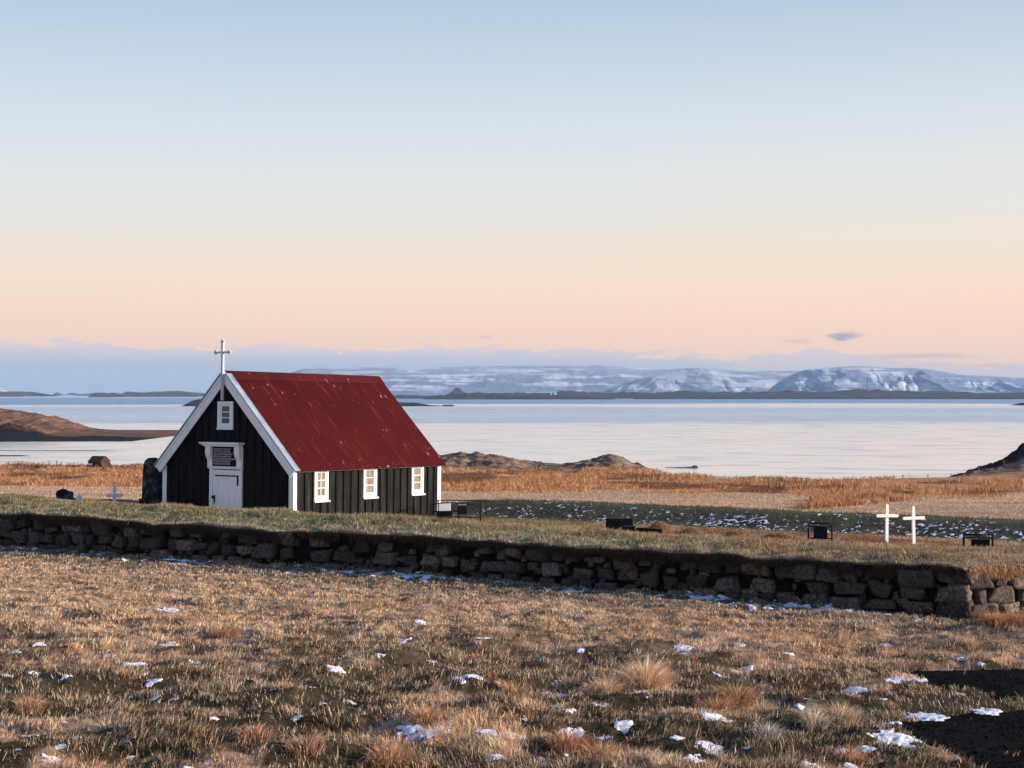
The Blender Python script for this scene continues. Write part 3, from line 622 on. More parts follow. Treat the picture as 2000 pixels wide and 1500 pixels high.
# snow meshes: thin irregular sheets, cut out by noise
def grid_patch(XX, YY, val, hmax, keep_thr=0.0):
    cell = (val[:-1, :-1] > keep_thr) & (val[1:, :-1] > keep_thr) & (val[:-1, 1:] > keep_thr) & (val[1:, 1:] > keep_thr)
    if not cell.any(): return None
    I = np.arange(XX.size).reshape(XX.shape)
    q = np.stack([I[:-1, :-1], I[:-1, 1:], I[1:, 1:], I[1:, :-1]], -1)[cell]
    used, inv = np.unique(q, return_inverse=True)
    x_, y_, v_ = XX.ravel()[used], YY.ravel()[used], val.ravel()[used]
    z_ = ground(x_, y_)+hmax*np.sqrt(np.clip(v_*2.2, 0, 1))*(.6+.8*fbm(x_*7, y_*7, 3, 71))+.012*(fbm(x_*30, y_*30, 2, 72)-.5)-.004
    return np.stack([x_, y_, z_], -1), inv.reshape(-1, 4)
def joinp(name, parts, label):
    Vs, Fs, b = [], [], 0
    for q in parts:
        if q is None: continue
        Vs.append(q[0]); Fs.append(q[1]+b); b += len(q[0])
    return tag(mesh_np(name, np.concatenate(Vs), np.concatenate(Fs), m_snow, smooth=True), label, 'snow', kind='stuff')
def snow_mesh(name, bl, label, seed=0):
    parts = []
    for k, (a, c, rx, ry, h) in enumerate(bl):
        st = min(max(rx/26, .010), .022)
        gx_, gy_ = np.meshgrid(np.arange(a-rx*1.7, a+rx*1.7, st), np.arange(c-ry*1.7, c+ry*1.7, st))
        d = ((gx_-a)/rx)**2+((gy_-c)/ry)**2; fq = .9/max(rx, .05)
        v = 1.0-d+1.9*(fbm(gx_*fq*1.6+k, gy_*fq*1.6, 3, 73)-.5)+1.5*(fbm(gx_*14, gy_*14, 3, 74)-.5)
        parts.append(grid_patch(gx_, gy_, v*.5, h*.75))
    return joinp(name, parts, label)
bl = list(blobs)
for k in range(95):
    px = random.uniform(-60, 2060); py = random.uniform(1240, 1500) if k % 4 else random.uniform(1180, 1500)
    x_, y_ = wpt(px, py, 2)
    if not road_mask(np.array([x_]), np.array([y_]))[0]:
        r = random.uniform(.02, .085); bl.append((x_, y_, r, r*random.uniform(.8, 1.6), .014))
parts_n = joinp  # keep one mesh for the field patches
snow_mesh('snow', bl, 'thin patches of old snow lying in the dry foreground grass')
tg, sg_ = np.meshgrid(np.arange(.3, 33, .022), np.arange(-1.35, -.02, .022))
Pg = C0+DW*tg[..., None]+NW*sg_[..., None]
v = fbm(tg*.8, sg_*1.1, 3, 81)*.75+fbm(tg*5.5, sg_*7.5, 4, 82)*1.15-1.225-.10*ss(5, 1, tg)+.16*np.exp(-((sg_+.55)/.33)**2)-.14*ss(24, 33, tg)
joinp('wall_foot_snow', [grid_patch(Pg[..., 0], Pg[..., 1], v*2.5, .045)], 'broken strip of snow along the shaded foot of the stone wall')
tg, sg_ = np.meshgrid(np.arange(-9, 18.6, .025), np.arange(12.9, 14.6, .025))
Pg = C0+DW*tg[..., None]+NW*sg_[..., None]; q = (sg_-12.9)/1.7
v = fbm(tg*12+sg_*7, sg_*12, 2, 83, .6)+.26*(fbm(tg*.7, sg_*1.2, 2, 84)-.5)-.61-.12*ss(.5, 1, q)-.10*ss(9, 18.6, tg)-.05*ss(.12, 0, q)
joinp('bank_snow', [grid_patch(Pg[..., 0], Pg[..., 1], v*6, .03)], 'many small flecks of snow caught on the shaded green bank behind the graves')

# ------------------------------------------------------------------ graveyard wall
wall = empty('graveyard_wall', (C0[0], C0[1], 8.0))
tag(wall, 'long low dry stone wall with a grassy turf top in front of the church', 'stone wall')
WM = Matrix.Translation(wall.location)
def wp(s, t, z):  # front wall point in wall-local coordinates
    P = DW*t+NW*s; return (P[0], P[1], z-8.0)
def wr(s, t, z):
    P = DR*t+NR*s; return (P[0], P[1], z-8.0)
def cube_sphere(n=4, pw=5.0):
    vs, fs, key = [], [], {}
    def vid(p):
        k = tuple(np.round(p, 5))
        if k not in key: key[k] = len(vs); vs.append(p)
        return key[k]
    for ax in range(3):
        for sg in (-1, 1):
            for i in range(n):
                for j in range(n):
                    q = []
                    for (di, dj) in ((0, 0), (1, 0), (1, 1), (0, 1)):
                        a_, b_ = -1+2*(i+di)/n, -1+2*(j+dj)/n; p_ = [0, 0, 0]; p_[ax] = sg; p_[(ax+1) % 3] = a_; p_[(ax+2) % 3] = b_
                        q.append(vid(p_))
                    fs.append(q if sg > 0 else q[::-1])
    v = np.array(vs, float); nrm = (np.abs(v)**pw).sum(1)**(1/pw); v = v/nrm[:, None]
    return v, np.array(fs)
CSv, CSf = cube_sphere(6, 11)
def stone(hx, hy, hz, jit=.27, v=CSv):
    off = rng.normal(0, jit, (2, 2, 2, 3)); q = (v+1)/2
    w8 = 0
    for a in (0, 1):
        for b in (0, 1):
            for c in (0, 1):
                ww = (q[:, 0] if a else 1-q[:, 0])*(q[:, 1] if b else 1-q[:, 1])*(q[:, 2] if c else 1-q[:, 2])
                w8 = w8+ww[:, None]*off[a, b, c]
    p_ = v+w8+rng.normal(0, .030, v.shape)
    return p_*np.array([hx, hy, hz])
def lay(fn, tmax, seed, axd, axn):
    Vs, Fs, b = [], [], 0
    ztop = 8.74
    for row in range(3):
        t_ = (.0, .22, .05)[row]; first = True
        while t_ < tmax:
            lo = 0.03*math.sin(t_*.7+seed+row)+random.uniform(-.03, .03)
            zc = 8.0+[.04, .30, .62][row]+lo; hh = [.12, .145, .150][row]
            wd = random.uniform(.22, .60); gap = random.uniform(.02, .20)
            if random.random() < .87 or first:
                h = hh*random.uniform(.72, 1.12)*(1 if wd > .4 else .9); dp = random.uniform(.16, .22)
                sp = stone(wd/2, dp, h); out = random.choice([.05, .02, -.02, -.06, -.13]) if not first else .04
                an = random.gauss(0, .06); ca, sa = math.cos(an), math.sin(an)
                x_ = sp[:, 0]*ca-sp[:, 2]*sa+t_+wd/2; n_ = sp[:, 1]+.12-out; z_ = sp[:, 2]*ca+sp[:, 0]*sa+zc
                P = axd[None]*x_[:, None]+axn[None]*n_[:, None]
                Vs.append(np.stack([P[:, 0], P[:, 1], z_-8.0], -1)); Fs.append(CSf+b); b += len(CSv)
            first = False; t_ += wd+gap
    for k in range(int(tmax*7)):            # small wedged stones in the joints
        t_ = random.uniform(0, tmax); sp = stone(random.uniform(.04, .10), .08, random.uniform(.03, .075), .3)
        x_ = sp[:, 0]+t_; n_ = sp[:, 1]+.10+random.uniform(-.02, .05); z_ = sp[:, 2]+8.0+random.choice([.14, .17, .45, .47, .5, .30, .05])+random.uniform(-.05, .05)
        P = axd[None]*x_[:, None]+axn[None]*n_[:, None]
        Vs.append(np.stack([P[:, 0], P[:, 1], z_-8.0], -1)); Fs.append(CSf+b); b += len(CSv)
    if seed == 0:                           # corner blocks
        for zc_, hx_, hz_ in ((.10, .24, .15), (.40, .20, .15), (.70, .23, .14)):
            sp = stone(hx_, .21, hz_, .12); P = DW[None]*(sp[:, 0]+.12)[:, None]+NW[None]*(sp[:, 1]+.09)[:, None]
            Vs.append(np.stack([P[:, 0], P[:, 1], sp[:, 2]+zc_], -1)); Fs.append(CSf+b); b += len(CSv)
    return np.concatenate(Vs), np.concatenate(Fs), b
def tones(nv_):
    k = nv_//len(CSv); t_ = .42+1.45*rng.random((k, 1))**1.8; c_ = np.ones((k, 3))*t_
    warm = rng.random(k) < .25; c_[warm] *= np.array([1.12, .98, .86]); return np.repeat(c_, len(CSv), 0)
V1, F1, b1 = lay(wp, 36, 0, DW, NW)
mesh_np('stone_facing', V1, F1, m_stone, wall, smooth=True, colors=tones(len(V1)))
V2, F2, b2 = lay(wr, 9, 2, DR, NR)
mesh_np('stone_facing', V2, F2, m_stone, wall, smooth=True, colors=tones(len(V2))*1.3)['label'] = 'sunlit short end of the stone facing at the corner'  # stone colours lightened at this end, sunlight painted in
# core: dark earth behind and between the stones
mb = MB()
def core(fn, t0, t1, nseg):
    for i in range(nseg):
        a_, b_ = t0+(t1-t0)*i/nseg, t0+(t1-t0)*(i+1)/nseg
        prof = [(.06, 7.6), (.10, 8.0), (.13, 8.6), (.13, 8.70), (.6, 8.66), (1.3, 8.62), (1.3, 7.6)]
        vs = [fn(q[0], a_, q[1]) for q in prof]+[fn(q[0], b_, q[1]) for q in prof]
        n = len(prof); fs = [(k, (k+1) % n, (k+1) % n+n, k+n) for k in range(n)]
        if i == 0: fs.append(tuple(range(n)))
        if i == nseg-1: fs.append(tuple(range(2*n-1, n-1, -1)))
        mb.add(vs, fs)
core(wp, -.0, 36, 36); core(wr, .0, 9, 9)
mb.build('earth_core', m_earth, wall)
# turf top: one sheet over the wall, overhanging its face a little, both arms
def turf_z(s, t, arm):
    cr = np.interp(t, [0, 6, 14, 40], [8.90, 8.92, 9.08, 9.18]) if arm == 0 else 8.90
    lipz = 8.90+.085*(fbm(t*.9, t*0, 3, 91)-.5)*2+.03*(fbm(t*4, t*0, 2, 92)-.5)*2
    return lipz+.03-.075*(1-ss(0, .40, s))+(cr-lipz)*ss(0, 1.5, s)+.13*(fbm(s*1.6+t*.3, t*1.5, 3, 93+arm)-.5)*ss(0, .5, s)
def turf_sheet(arm, tmax, nt_):
    tv = np.linspace(-.1 if arm == 0 else -.1, tmax, nt_); prof_s = np.array([.03, -.02, -.09, -.10, -.04, .06, .2, .4, .7, 1.0, 1.3, 1.7, 2.1])
    zoff = np.array([-.20, -.16, -.11, -.05, -.010, 0, 0, 0, 0, 0, 0, 0, 0])
    Tm, K = np.meshgrid(tv, np.arange(len(prof_s)), indexing='ij')
    Sx = prof_s[K]+np.where(K < 5, .24*(fbm(Tm*1.3, K*.3, 4, 95+arm)-.5), 0)
    Zx = turf_z(np.maximum(Sx, 0), Tm, arm)+zoff[K]
    if arm == 0:
        Pg = C0[None, None]+DW*Tm[..., None]+NW*Sx[..., None]
    else:
        Pg = C0[None, None]+DR*Tm[..., None]+NR*Sx[..., None]
    gz = ground(Pg[..., 0], Pg[..., 1]); bl_ = ss(1.1, 2.0, Sx); Zx = Zx*(1-bl_)+(gz-.02)*bl_
    I = np.arange(Tm.size).reshape(Tm.shape)
    q = np.stack([I[:-1, :-1], I[:-1, 1:], I[1:, 1:], I[1:, :-1]], -1).reshape(-1, 4)
    cc = cover(Pg[..., 0], np.maximum(Pg[..., 1], 0)); 
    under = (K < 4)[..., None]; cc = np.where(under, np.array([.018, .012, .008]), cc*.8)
    Vl = np.stack([Pg[..., 0]-C0[0], Pg[..., 1]-C0[1], Zx-8.0], -1).reshape(-1, 3)
    return mesh_np('turf_top', Vl, q, m_ground, wall, colors=cc.reshape(-1, 3), smooth=True)
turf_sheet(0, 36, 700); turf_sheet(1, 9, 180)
# turf grass and hanging fringe
def turf_blades(arm, tmax, n, nh):
    D_, N_ = (DW, NW) if arm == 0 else (DR, NR)
    tt = rng.random(n)*tmax; s_ = -.07+2.3*rng.random(n)**1.25
    P = C0+D_*tt[:, None]+N_*s_[:, None]
    z_ = turf_z(np.maximum(s_, 0), tt, arm); gz = ground(P[:, 0], P[:, 1]); bl_ = ss(1.1, 2.0, s_); z_ = z_*(1-bl_)+gz*bl_
    c = cover(P[:, 0], P[:, 1])
    c = np.where((rng.random(n) < .3)[:, None], np.array([.42, .33, .22]), c); c = np.where((rng.random(n) < np.interp(s_, [0, .5, 1.2], [.35, .15, .03])*(arm == 0)*np.interp(tt, [3, 9], [.1, 1]))[:, None], np.array([.50, .54, .40]), c)
    L = (.035+.05*rng.random(n))*(.6+1.2*ss(.4, .65, fbm(tt*1.5, s_*2, 3, 94))); be = np.clip(rng.normal(.6, .2, n), .1, .97); a = fbm(P[:, 0]*1.5, P[:, 1]*1.5, 2, 97)*14+rng.normal(0, .8, n)
    o = blades('turf_grass', P[:, 0]-C0[0], P[:, 1]-C0[1], z_-8.0, L, .011*(.7+.6*rng.random(n)), np.cos(a), np.sin(a), be, jitter(c, n, .35), wall); o['kind'] = 'stuff'
    tt = rng.random(nh)*tmax; zf = turf_z(np.zeros(nh), tt, arm)
    dz = rng.random(nh)**1.6*.19; s_ = -.10-.03*rng.random(nh)+dz*.35
    keepn = fbm(tt*1.4, dz*2, 3, 99) > .30+.8*dz; tt, zf, dz, s_ = tt[keepn], zf[keepn], dz[keepn], s_[keepn]; m_ = len(tt)
    P = D_*tt[:, None]+N_*s_[:, None]
    c = np.broadcast_to(np.array([.07, .042, .024]), (m_, 3)) if arm == 0 else np.broadcast_to(np.array([.34, .22, .13]), (m_, 3))  # shade painted into the front fringe, sunlight into the end fringe
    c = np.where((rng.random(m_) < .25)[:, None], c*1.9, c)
    d = -N_[None]+D_[None]*rng.normal(0, .5, m_)[:, None]; d /= np.linalg.norm(d, axis=1, keepdims=True)
    L = .06+.10*rng.random(m_)
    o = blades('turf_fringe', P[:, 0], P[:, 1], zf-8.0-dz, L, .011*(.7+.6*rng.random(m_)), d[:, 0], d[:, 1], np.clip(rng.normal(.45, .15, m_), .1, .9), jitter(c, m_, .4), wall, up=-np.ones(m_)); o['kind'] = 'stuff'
turf_blades(0, 36, 105000, 42000); turf_blades(1, 9, 16000, 11000)

# grass inside the graveyard and on the bank
N = 75000
tt = rng.random(N)*36-8; s_ = 2.0+13.5*rng.random(N)
P = C0+DW*tt[:, None]+NW*s_[:, None]; X, Y = P[:, 0], P[:, 1]
k_ = (np.abs(X/Y) < .36) & (np.minimum(s_, st_of(X, Y)[2]) > .5) & ~((tt > 19.2) & (tt < 24.8) & (s_ > 5) & (s_ < 12.8)); X, Y = X[k_], Y[k_]; n = len(X)
c = cover(X, Y); c = np.where((rng.random(n) < .3)[:, None], c*1.25, c); a = fbm(X*1.5, Y*1.5, 2, 98)*14+rng.normal(0, .8, n)
tag(blades('yard_grass', X, Y, ground(X, Y), .035+.06*rng.random(n), .014*(.7+.6*rng.random(n)), np.cos(a), np.sin(a), np.clip(rng.normal(.6, .2, n), .1, .97), jitter(c, n, .3)),
    'short dry grass between the graves and on the low bank behind them', 'grass', kind='stuff')
# tall orange grass towards the shore
N = 190000
uv = (rng.random(N)*2-1)*.37; yv = np.sqrt(rng.random(N)*(108**2-58**2)+58**2); X, Y = uv*yv, yv; px = 1000+F*uv
t0 = np.interp(px, [0, 320, 860, 1500, 1700, 2000], [70, 70, 66, 64, 60, 63]); t1 = np.interp(px, [0, 320, 800, 860, 1250, 1400, 1650, 1800, 2000], [108, 108, 108, 88, 88, 96, 88, 78, 74])
cl = fbm(X*.30, Y*.22, 4, 43); cl2 = fbm(X*.9, Y*.7, 3, 44)
t0 = t0+6*(fbm(X*.35, Y*.55, 4, 31)-.5)
k_ = (Y > t0) & (Y < t1+6*(cl2-.5)) & (rng.random(N) < .25+1.3*(cl2-.3)) & ((cl < .60) | (rng.random(N) < .35)); X, Y, cl, cl2 = X[k_], Y[k_], cl[k_], cl2[k_]; n = len(X)
c = np.where((cl > .56)[:, None], np.array([.22, .095, .045]), np.array([.47, .235, .105]))*np.ones((n, 3)); c = np.where((rng.random(n) < .25)[:, None], np.array([.52, .31, .17]), c)
a = fbm(X*.4, Y*.4, 2, 46)*12+rng.normal(0, .5, n)
tag(blades('meadow_grass', X, Y, ground(X, Y)-.02, (.07+.20*ss(.4, .65, cl2))*(.6+.8*rng.random(n)), .036*(.5+.9*rng.random(n)), np.cos(a), np.sin(a), np.clip(rng.normal(.68, .2, n), .1, .95), jitter(c, n, .3)),
    'band of tall orange grass between the mown field and the shore', 'grass', kind='stuff')

N = 70000
uv = (rng.random(N)*2-1)*.37; yv = 47+24*rng.random(N)**1.1; X, Y = uv*yv, yv; s_, t_, _r = st_of(X, Y)
k_ = ((s_ > 15.8) | ((t_ > 22) & (s_ > 9.5))); X, Y = X[k_], Y[k_]; n = len(X); a = rng.random(n)*6.28
c = cover(X, Y)*(.85+.5*fbm(X*.5, Y*1.5, 3, 47))[:, None]
tag(blades('stubble', X, Y, ground(X, Y)-.01, .030+.05*rng.random(n), .040*(.6+.8*rng.random(n)), np.cos(a), np.sin(a), np.clip(rng.normal(.6, .2, n), .1, .95), jitter(c, n, .25)),
    'pale tan stubble of the mown field beyond the graveyard bank', 'stubble', kind='stuff')

n = 5200; u_ = rng.random(n); px_ = 1530+240*u_; Y = np.interp(px_, [1530, 1650, 1770], [54, 56, 59])+5*rng.random(n); X = (px_-1000)/F*Y
k_ = fbm(X*.9, Y*.8, 3, 49) > np.interp(px_, [1530, 1600, 1740, 1770], [.62, .42, .40, .6]); X, Y = X[k_], Y[k_]; n = len(X); a = fbm(X, Y, 2, 46)*12+rng.normal(0, .5, n)
tag(blades('bank_tall_grass', X, Y, ground(X, Y)-.02, (.18+.30*rng.random(n)), .028*(.5+.9*rng.random(n)), np.cos(a), np.sin(a), np.clip(rng.normal(.55, .2, n), .1, .95), jitter(np.array([.46, .23, .11])*np.ones((n, 3)), n, .35)),
    'drift of tall rusty grass in the mown field behind the arched iron marker', 'grass', kind='stuff')

# ------------------------------------------------------------------ church
W, Lc, HW, RISE = 4.93, 6.79, 1.86, 2.53
ch = empty('church', (-5.99, 42.0, 8.12), rot=(R(-.75), 0, R(-33.16)))
tag(ch, 'small black wooden church with red iron roof, white trim and a cross on its gable', 'church')
SL = RISE/(W/2)
def roof_z(x): return HW + RISE - abs(x+W/2)*SL
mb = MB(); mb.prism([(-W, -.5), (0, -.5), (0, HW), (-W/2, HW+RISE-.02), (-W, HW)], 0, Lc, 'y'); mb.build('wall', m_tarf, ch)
# boarding, over-boards on the gable and the two long sides
mb = MB(); xx = -W+.10
DOOR = (-3.12, -1.83)
while xx < -.12:
    x0, x1 = xx, min(xx+.20, -.12)
    segs = [(-.5, None)]
    if x1 > DOOR[0] and x0 < DOOR[1]: segs = [(2.49, None)]
    if x1 > -2.83 and x0 < -2.2: segs = ([(2.49, 2.84)] if segs[0][0] > 0 else [(-.5, 2.84)])+[(3.66, None)]
    for a_, b_ in segs:
        if b_ is None: mb.prism([(x0, a_), (x1, a_), (x1, roof_z(x1)-.03), (x0, roof_z(x0)-.03)] if not (x0 < -W/2 < x1) else [(x0, a_), (x1, a_), (x1, roof_z(x1)-.03), (-W/2, roof_z(-W/2)-.03), (x0, roof_z(x0)-.03)], -.040, .002, 'y')
        else: mb.box(x0, x1, -.040, .002, a_, b_)
    xx += .293
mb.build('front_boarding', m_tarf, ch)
WIN = [(.83, 1.42, True), (3.0, 3.62, False), (5.32, 5.92, False)]
mb = MB(); mb2 = MB(); yy = .12
while yy < Lc-.16:
    y0, y1 = yy, min(yy+.225, Lc-.14); z1 = HW-.02
    for (a_, b_, _) in WIN:
        if y1 > a_-.02 and y0 < b_+.02: z1 = .84
    if z1 < 1: 
        # part boards beside the window run full height
        for (a_, b_, _) in WIN:
            if y1 > a_-.02 and y0 < b_+.02:
                if y0 < a_-.03: mb.box(-.002, .036, y0, a_-.02, .84, HW-.02)
                if y1 > b_+.03: mb.box(-.002, .036, b_+.02, y1, .84, HW-.02)
    mb.box(-.002, .036, y0, y1, -.5, z1)
    mb2.box(-W-.036, -W+.002, y0, y1, -.5, HW-.02)
    yy += .336
mb2.build('side_boarding', m_tar, ch)
mb.build('side_boarding', m_tar, ch)['label'] = 'weathered grey-black side boards'
# corner boards
for (x0, x1, y0, y1) in ((-.125, .045, -.045, .10), (-W-.045, -W+.125, -.045, .10), (-.10, .045, Lc-.13, Lc+.045), (-W-.045, -W+.10, Lc-.13, Lc+.045)):
    MB().box(x0, x1, y0, y1, -.5, HW-.03 if abs(x0+W/2) < W/2+.02 else HW-.06).build('corner_board', m_white, ch, .006)
# roof: boarding deck, corrugated sheets, ridge cap
OV, EV = .14, .13                           # verge and eave overhang
roof = MB()
def slope_pt(side, d, y, up):               # d = distance along x from ridge centre
    nx, nz = SL/math.hypot(1, SL), 1/math.hypot(1, SL)
    return (-W/2+side*(d+up*nx), y, HW+RISE-d*SL+up*nz)
HD = W/2+EV
for sd_ in (1, -1):
    vs = [slope_pt(sd_, 0 if u == 0 else 0, y_, u) for y_ in (-OV, Lc+.10) for u in (0, .045)]+[slope_pt(sd_, HD, y_, u) for y_ in (-OV, Lc+.10) for u in (0, .045)]
    roof.add(vs, [(0, 1, 3, 2), (4, 6, 7, 5), (0, 4, 5, 1), (2, 3, 7, 6), (0, 2, 6, 4), (1, 5, 7, 3)])
rd = roof.build('roof', m_tar, ch)
ny = 60*8+1; yv = np.linspace(-OV+.02, Lc+.13, ny); wv = np.sin((yv/.118)*2*math.pi)*.014+.060
for sd_ in (1, -1):
    Vr = []
    for d in (0.0, .7, 1.4, 2.0, HD+.03):
        for y_, u in zip(yv, wv):
            Vr.append(slope_pt(sd_, d, y_, u+(.002*math.sin(y_*3+d*2))))
    I = np.arange(5*ny).reshape(5, ny); q = np.stack([I[:-1, :-1], I[:-1, 1:], I[1:, 1:], I[1:, :-1]], -1).reshape(-1, 4)
    if sd_ < 0: q = q[:, ::-1]
    o = mesh_np('iron_sheeting', Vr, q, m_red, rd, smooth=True)
mb = MB()
for sd_ in (1, -1):
    n_ = 60
    for i in range(n_):
        pass
ridge_poly = []
capu = .078
p0 = slope_pt(-1, .17, 0, capu); p1 = (-W/2, 0, HW+RISE+.13); p2 = slope_pt(1, .17, 0, capu); p3 = slope_pt(1, .17, 0, capu-.012); p4 = (-W/2, 0, HW+RISE+.112); p5 = slope_pt(-1, .17, 0, capu-.012)
mb.prism([(q[0], q[2]) for q in (p0, p1, p2, p3, p4, p5)], -OV+.0, Lc+.12, 'y')
mb.build('ridge_cap', m_red, rd)
# verge caps on the roof edge and bargeboards under them
for sd_ in (1, -1):
    mb = MB()
    for (y0, y1, u0, u1) in ((-OV-.075, -OV+.17, .084, .097), (-OV-.075, -OV-.03, .097, .118), (-OV+.145, -OV+.17, .092, .106)):
        vs = [slope_pt(sd_, d, y_, u) for d in (.02, HD+.03) for y_ in (y0, y1) for u in (u0, u1)]
        mb.add(vs, [(0, 1, 3, 2), (4, 6, 7, 5), (0, 4, 5, 1), (2, 3, 7, 6), (0, 2, 6, 4), (1, 5, 7, 3)])
    mb.build('verge_cap', m_zinc, rd)
for sd_ in (1, -1):
    mb = MB()
    def bpoly(u0, u1, d1):
        a0 = slope_pt(sd_, 0, 0, u0); b0 = slope_pt(sd_, 0, 0, u1); c1 = slope_pt(sd_, d1, 0, u0); d1_ = slope_pt(sd_, d1, 0, u1)
        # mitre at the ridge on the centre line
        zz0 = a0[2]+abs(a0[0]+W/2)*SL*(1 if u0 > 0 else -1); zz1 = b0[2]+abs(b0[0]+W/2)*SL*(1 if u1 > 0 else -1)
        return [(-W/2+sd_*.002, zz0), (-W/2+sd_*.002, zz1), (d1_[0], d1_[2]), (c1[0], c1[2])]
    mb.prism(bpoly(-.17, .074, HD+.02), -OV-.03, -OV-.002, 'y')
    mb.prism(bpoly(.012, .074, HD+.025), -OV-.052, -OV-.028, 'y')
    mb.prism(bpoly(-.10, -.075, HD+.015), -OV-.036, -OV-.028, 'y')
    mb.build('bargeboard', m_white, ch)
    mb = MB(); mb.prism([(-W/2+sd_*.02, HW+RISE-.045), (-W/2+sd_*HD, HW+RISE-HD*SL-.045), (-W/2+sd_*HD, HW+RISE-HD*SL-.01), (-W/2+sd_*.02, HW+RISE-.01)], -OV+.0, -.03, 'y'); mb.build('soffit', m_white, ch)
    x0 = -W/2+sd_*(W/2+.037); x1 = -W/2+sd_*(HD-.01)
    mb = MB(); mb.box(min(x0, x1), max(x0, x1), .0, Lc+.08, HW-.145, HW-.12); mb.build('eave_board', m_white, ch)
# side windows
for (a_, b_, mull) in WIN:
    yc = (a_+b_)/2; fr = MB(); X0 = .0
    z0, z1 = .90, 1.80
    fr.box(-.01, .060, a_, a_+.085, z0, z1); fr.box(-.01, .060, b_-.085, b_, z0, z1)
    fr.box(-.01, .060, a_+.085, b_-.085, z1-.08, z1); fr.box(-.01, .060, a_+.085, b_-.085, z0, z0+.085)
    wn = fr.build('window', m_white, ch, .005)
    sh = MB(); ia, ib = a_+.085, b_-.085; iz0, iz1 = z0+.085, z1-.08
    sh.box(.005, .040, ia, ia+.045, iz0, iz1); sh.box(.005, .040, ib-.045, ib, iz0, iz1); sh.box(.005, .040, ia+.045, ib-.045, iz0, iz0+.045); sh.box(.005, .040, ia+.045, ib-.045, iz1-.045, iz1)
    sh.build('sash', m_white, wn, .003)
    ja, jb = ia+.045, ib-.045; k0, k1 = iz0+.045, iz1-.045
    for q in (1, 2): zz = k0+(k1-k0)*q/3; MB().box(.010, .036, ja, jb, zz-.010, zz+.010).build('glazing_bar', m_white, wn)
    if mull: MB().box(.012, .034, (ja+jb)/2-.010, (ja+jb)/2+.010, k0, k1).build('mullion', m_white, wn)
    MB().add([(.018, ja, k0), (.018, jb, k0), (.018, jb, k1), (.018, ja, k1)], [(0, 1, 2, 3)]).build('pane', m_glassc, wn)
    cur = MB(); n_ = 16
    for i in range(n_):
        u0, u1 = ja+(jb-ja)*i/n_, ja+(jb-ja)*(i+1)/n_; e0, e1 = .009+.003*math.sin(i*1.9), .009+.003*math.sin((i+1)*1.9)
        cur.add([(e0, u0, k0), (e1, u1, k0), (e1, u1, k1), (e0, u0, k1)], [(0, 1, 2, 3)])
    cur.build('curtain', m_curtain, wn)
    si = MB(); si.box(-.01, .105, a_-.035, b_+.035, z0-.05, z0-.001); si.build('sill', m_white, wn, .006)
# gable window
gw = MB(); a_, b_, z0, z1 = -2.81, -2.215, 2.89, 3.65
gw.box(a_, a_+.10, -.062, .01, z0, z1); gw.box(b_-.10, b_, -.062, .01, z0, z1); gw.box(a_+.10, b_-.10, -.062, .01, z1-.10, z1); gw.box(a_+.10, b_-.10, -.062, .01, z0, z0+.10)
wn = gw.build('gable_window', m_white, ch, .006)
sh = MB(); ja, jb, k0, k1 = a_+.10, b_-.10, z0+.10, z1-.10
sh.box(ja, ja+.05, -.040, 0, k0, k1); sh.box(jb-.05, jb, -.040, 0, k0, k1); sh.box(ja+.05, jb-.05, -.040, 0, k0, k0+.04); sh.box(ja+.05, jb-.05, -.04, 0, k1-.04, k1); sh.build('sash', m_white, wn, .003)
for q in (1, 2): zz = k0+.04+(k1-k0-.08)*q/3; MB().box(ja+.05, jb-.05, -.034, -.008, zz-.013, zz+.013).build('glazing_bar', m_white, wn)
MB().box(ja+.05, jb-.05, -.020, -.016, k0+.04, k1-.04).build('pane', m_glass, wn)
MB().box(a_-.015, b_+.015, -.085, .01, z0-.04, z0-.001).build('sill', m_white, wn, .005)
# doorway: door, surround, brackets, cornice, inscription board
dx0, dx1 = -3.09, -1.855
dr = MB(); dr.box(dx0+.13, dx1-.05, -.045, .0, -.4, 1.715); 
for q in range(5): pass
door = dr.build('door', m_white, ch, .004)
for i in range(3): pass
bd = MB()
for i in range(5):
    x0 = dx0+.14+i*.209; bd.box(x0, x0+.203, -.056, -.044, -.4, 1.69)
bd.build('door_planks', m_white, door, .003)
hg = MB(); hg.box(-2.87, -2.0, -.066, -.055, 1.535, 1.57); hg.box(-2.03, -1.975, -.070, -.055, 1.28, 1.575)
for k in range(4): hg.box(-2.82+k*.22, -2.79+k*.22, -.072, -.064, 1.53, 1.575)
hg.build('strap_hinge', m_iron, door)
hd = MB(); hd.box(-2.92, -2.86, -.064, -.054, .80, .99); hd.tube([(-2.89, -.062, .93), (-2.89, -.13, .93)], .014); hd.tube([(-2.89, -.13, .90), (-2.89, -.13, .98)], .03)
hd.tube([(-2.89, -.07, .80), (-2.89, -.07, .74)], .014); hd.build('door_handle', m_iron, door)
MB().box(dx0, dx0+.128, -.065, .0, -.4, 1.74).build('door_jamb', m_white, ch, .004)
MB().box(dx1-.048, dx1, -.065, .0, -.4, 1.74).build('door_jamb', m_white, ch, .004)
t_ = MB(); t_.box(dx0-.05, dx1+.02, -.10, .0, 1.765, 1.80); t_.box(dx0-.02, dx1+.005, -.085, .0, 1.742, 1.764); t_.build('transom', m_white, ch, .004)
sp_ = MB(); sp_.box(dx0+.0, -2.0+.145, -.035, .0, 1.801, 2.375); sp_.build('sign_surround', m_white, ch)
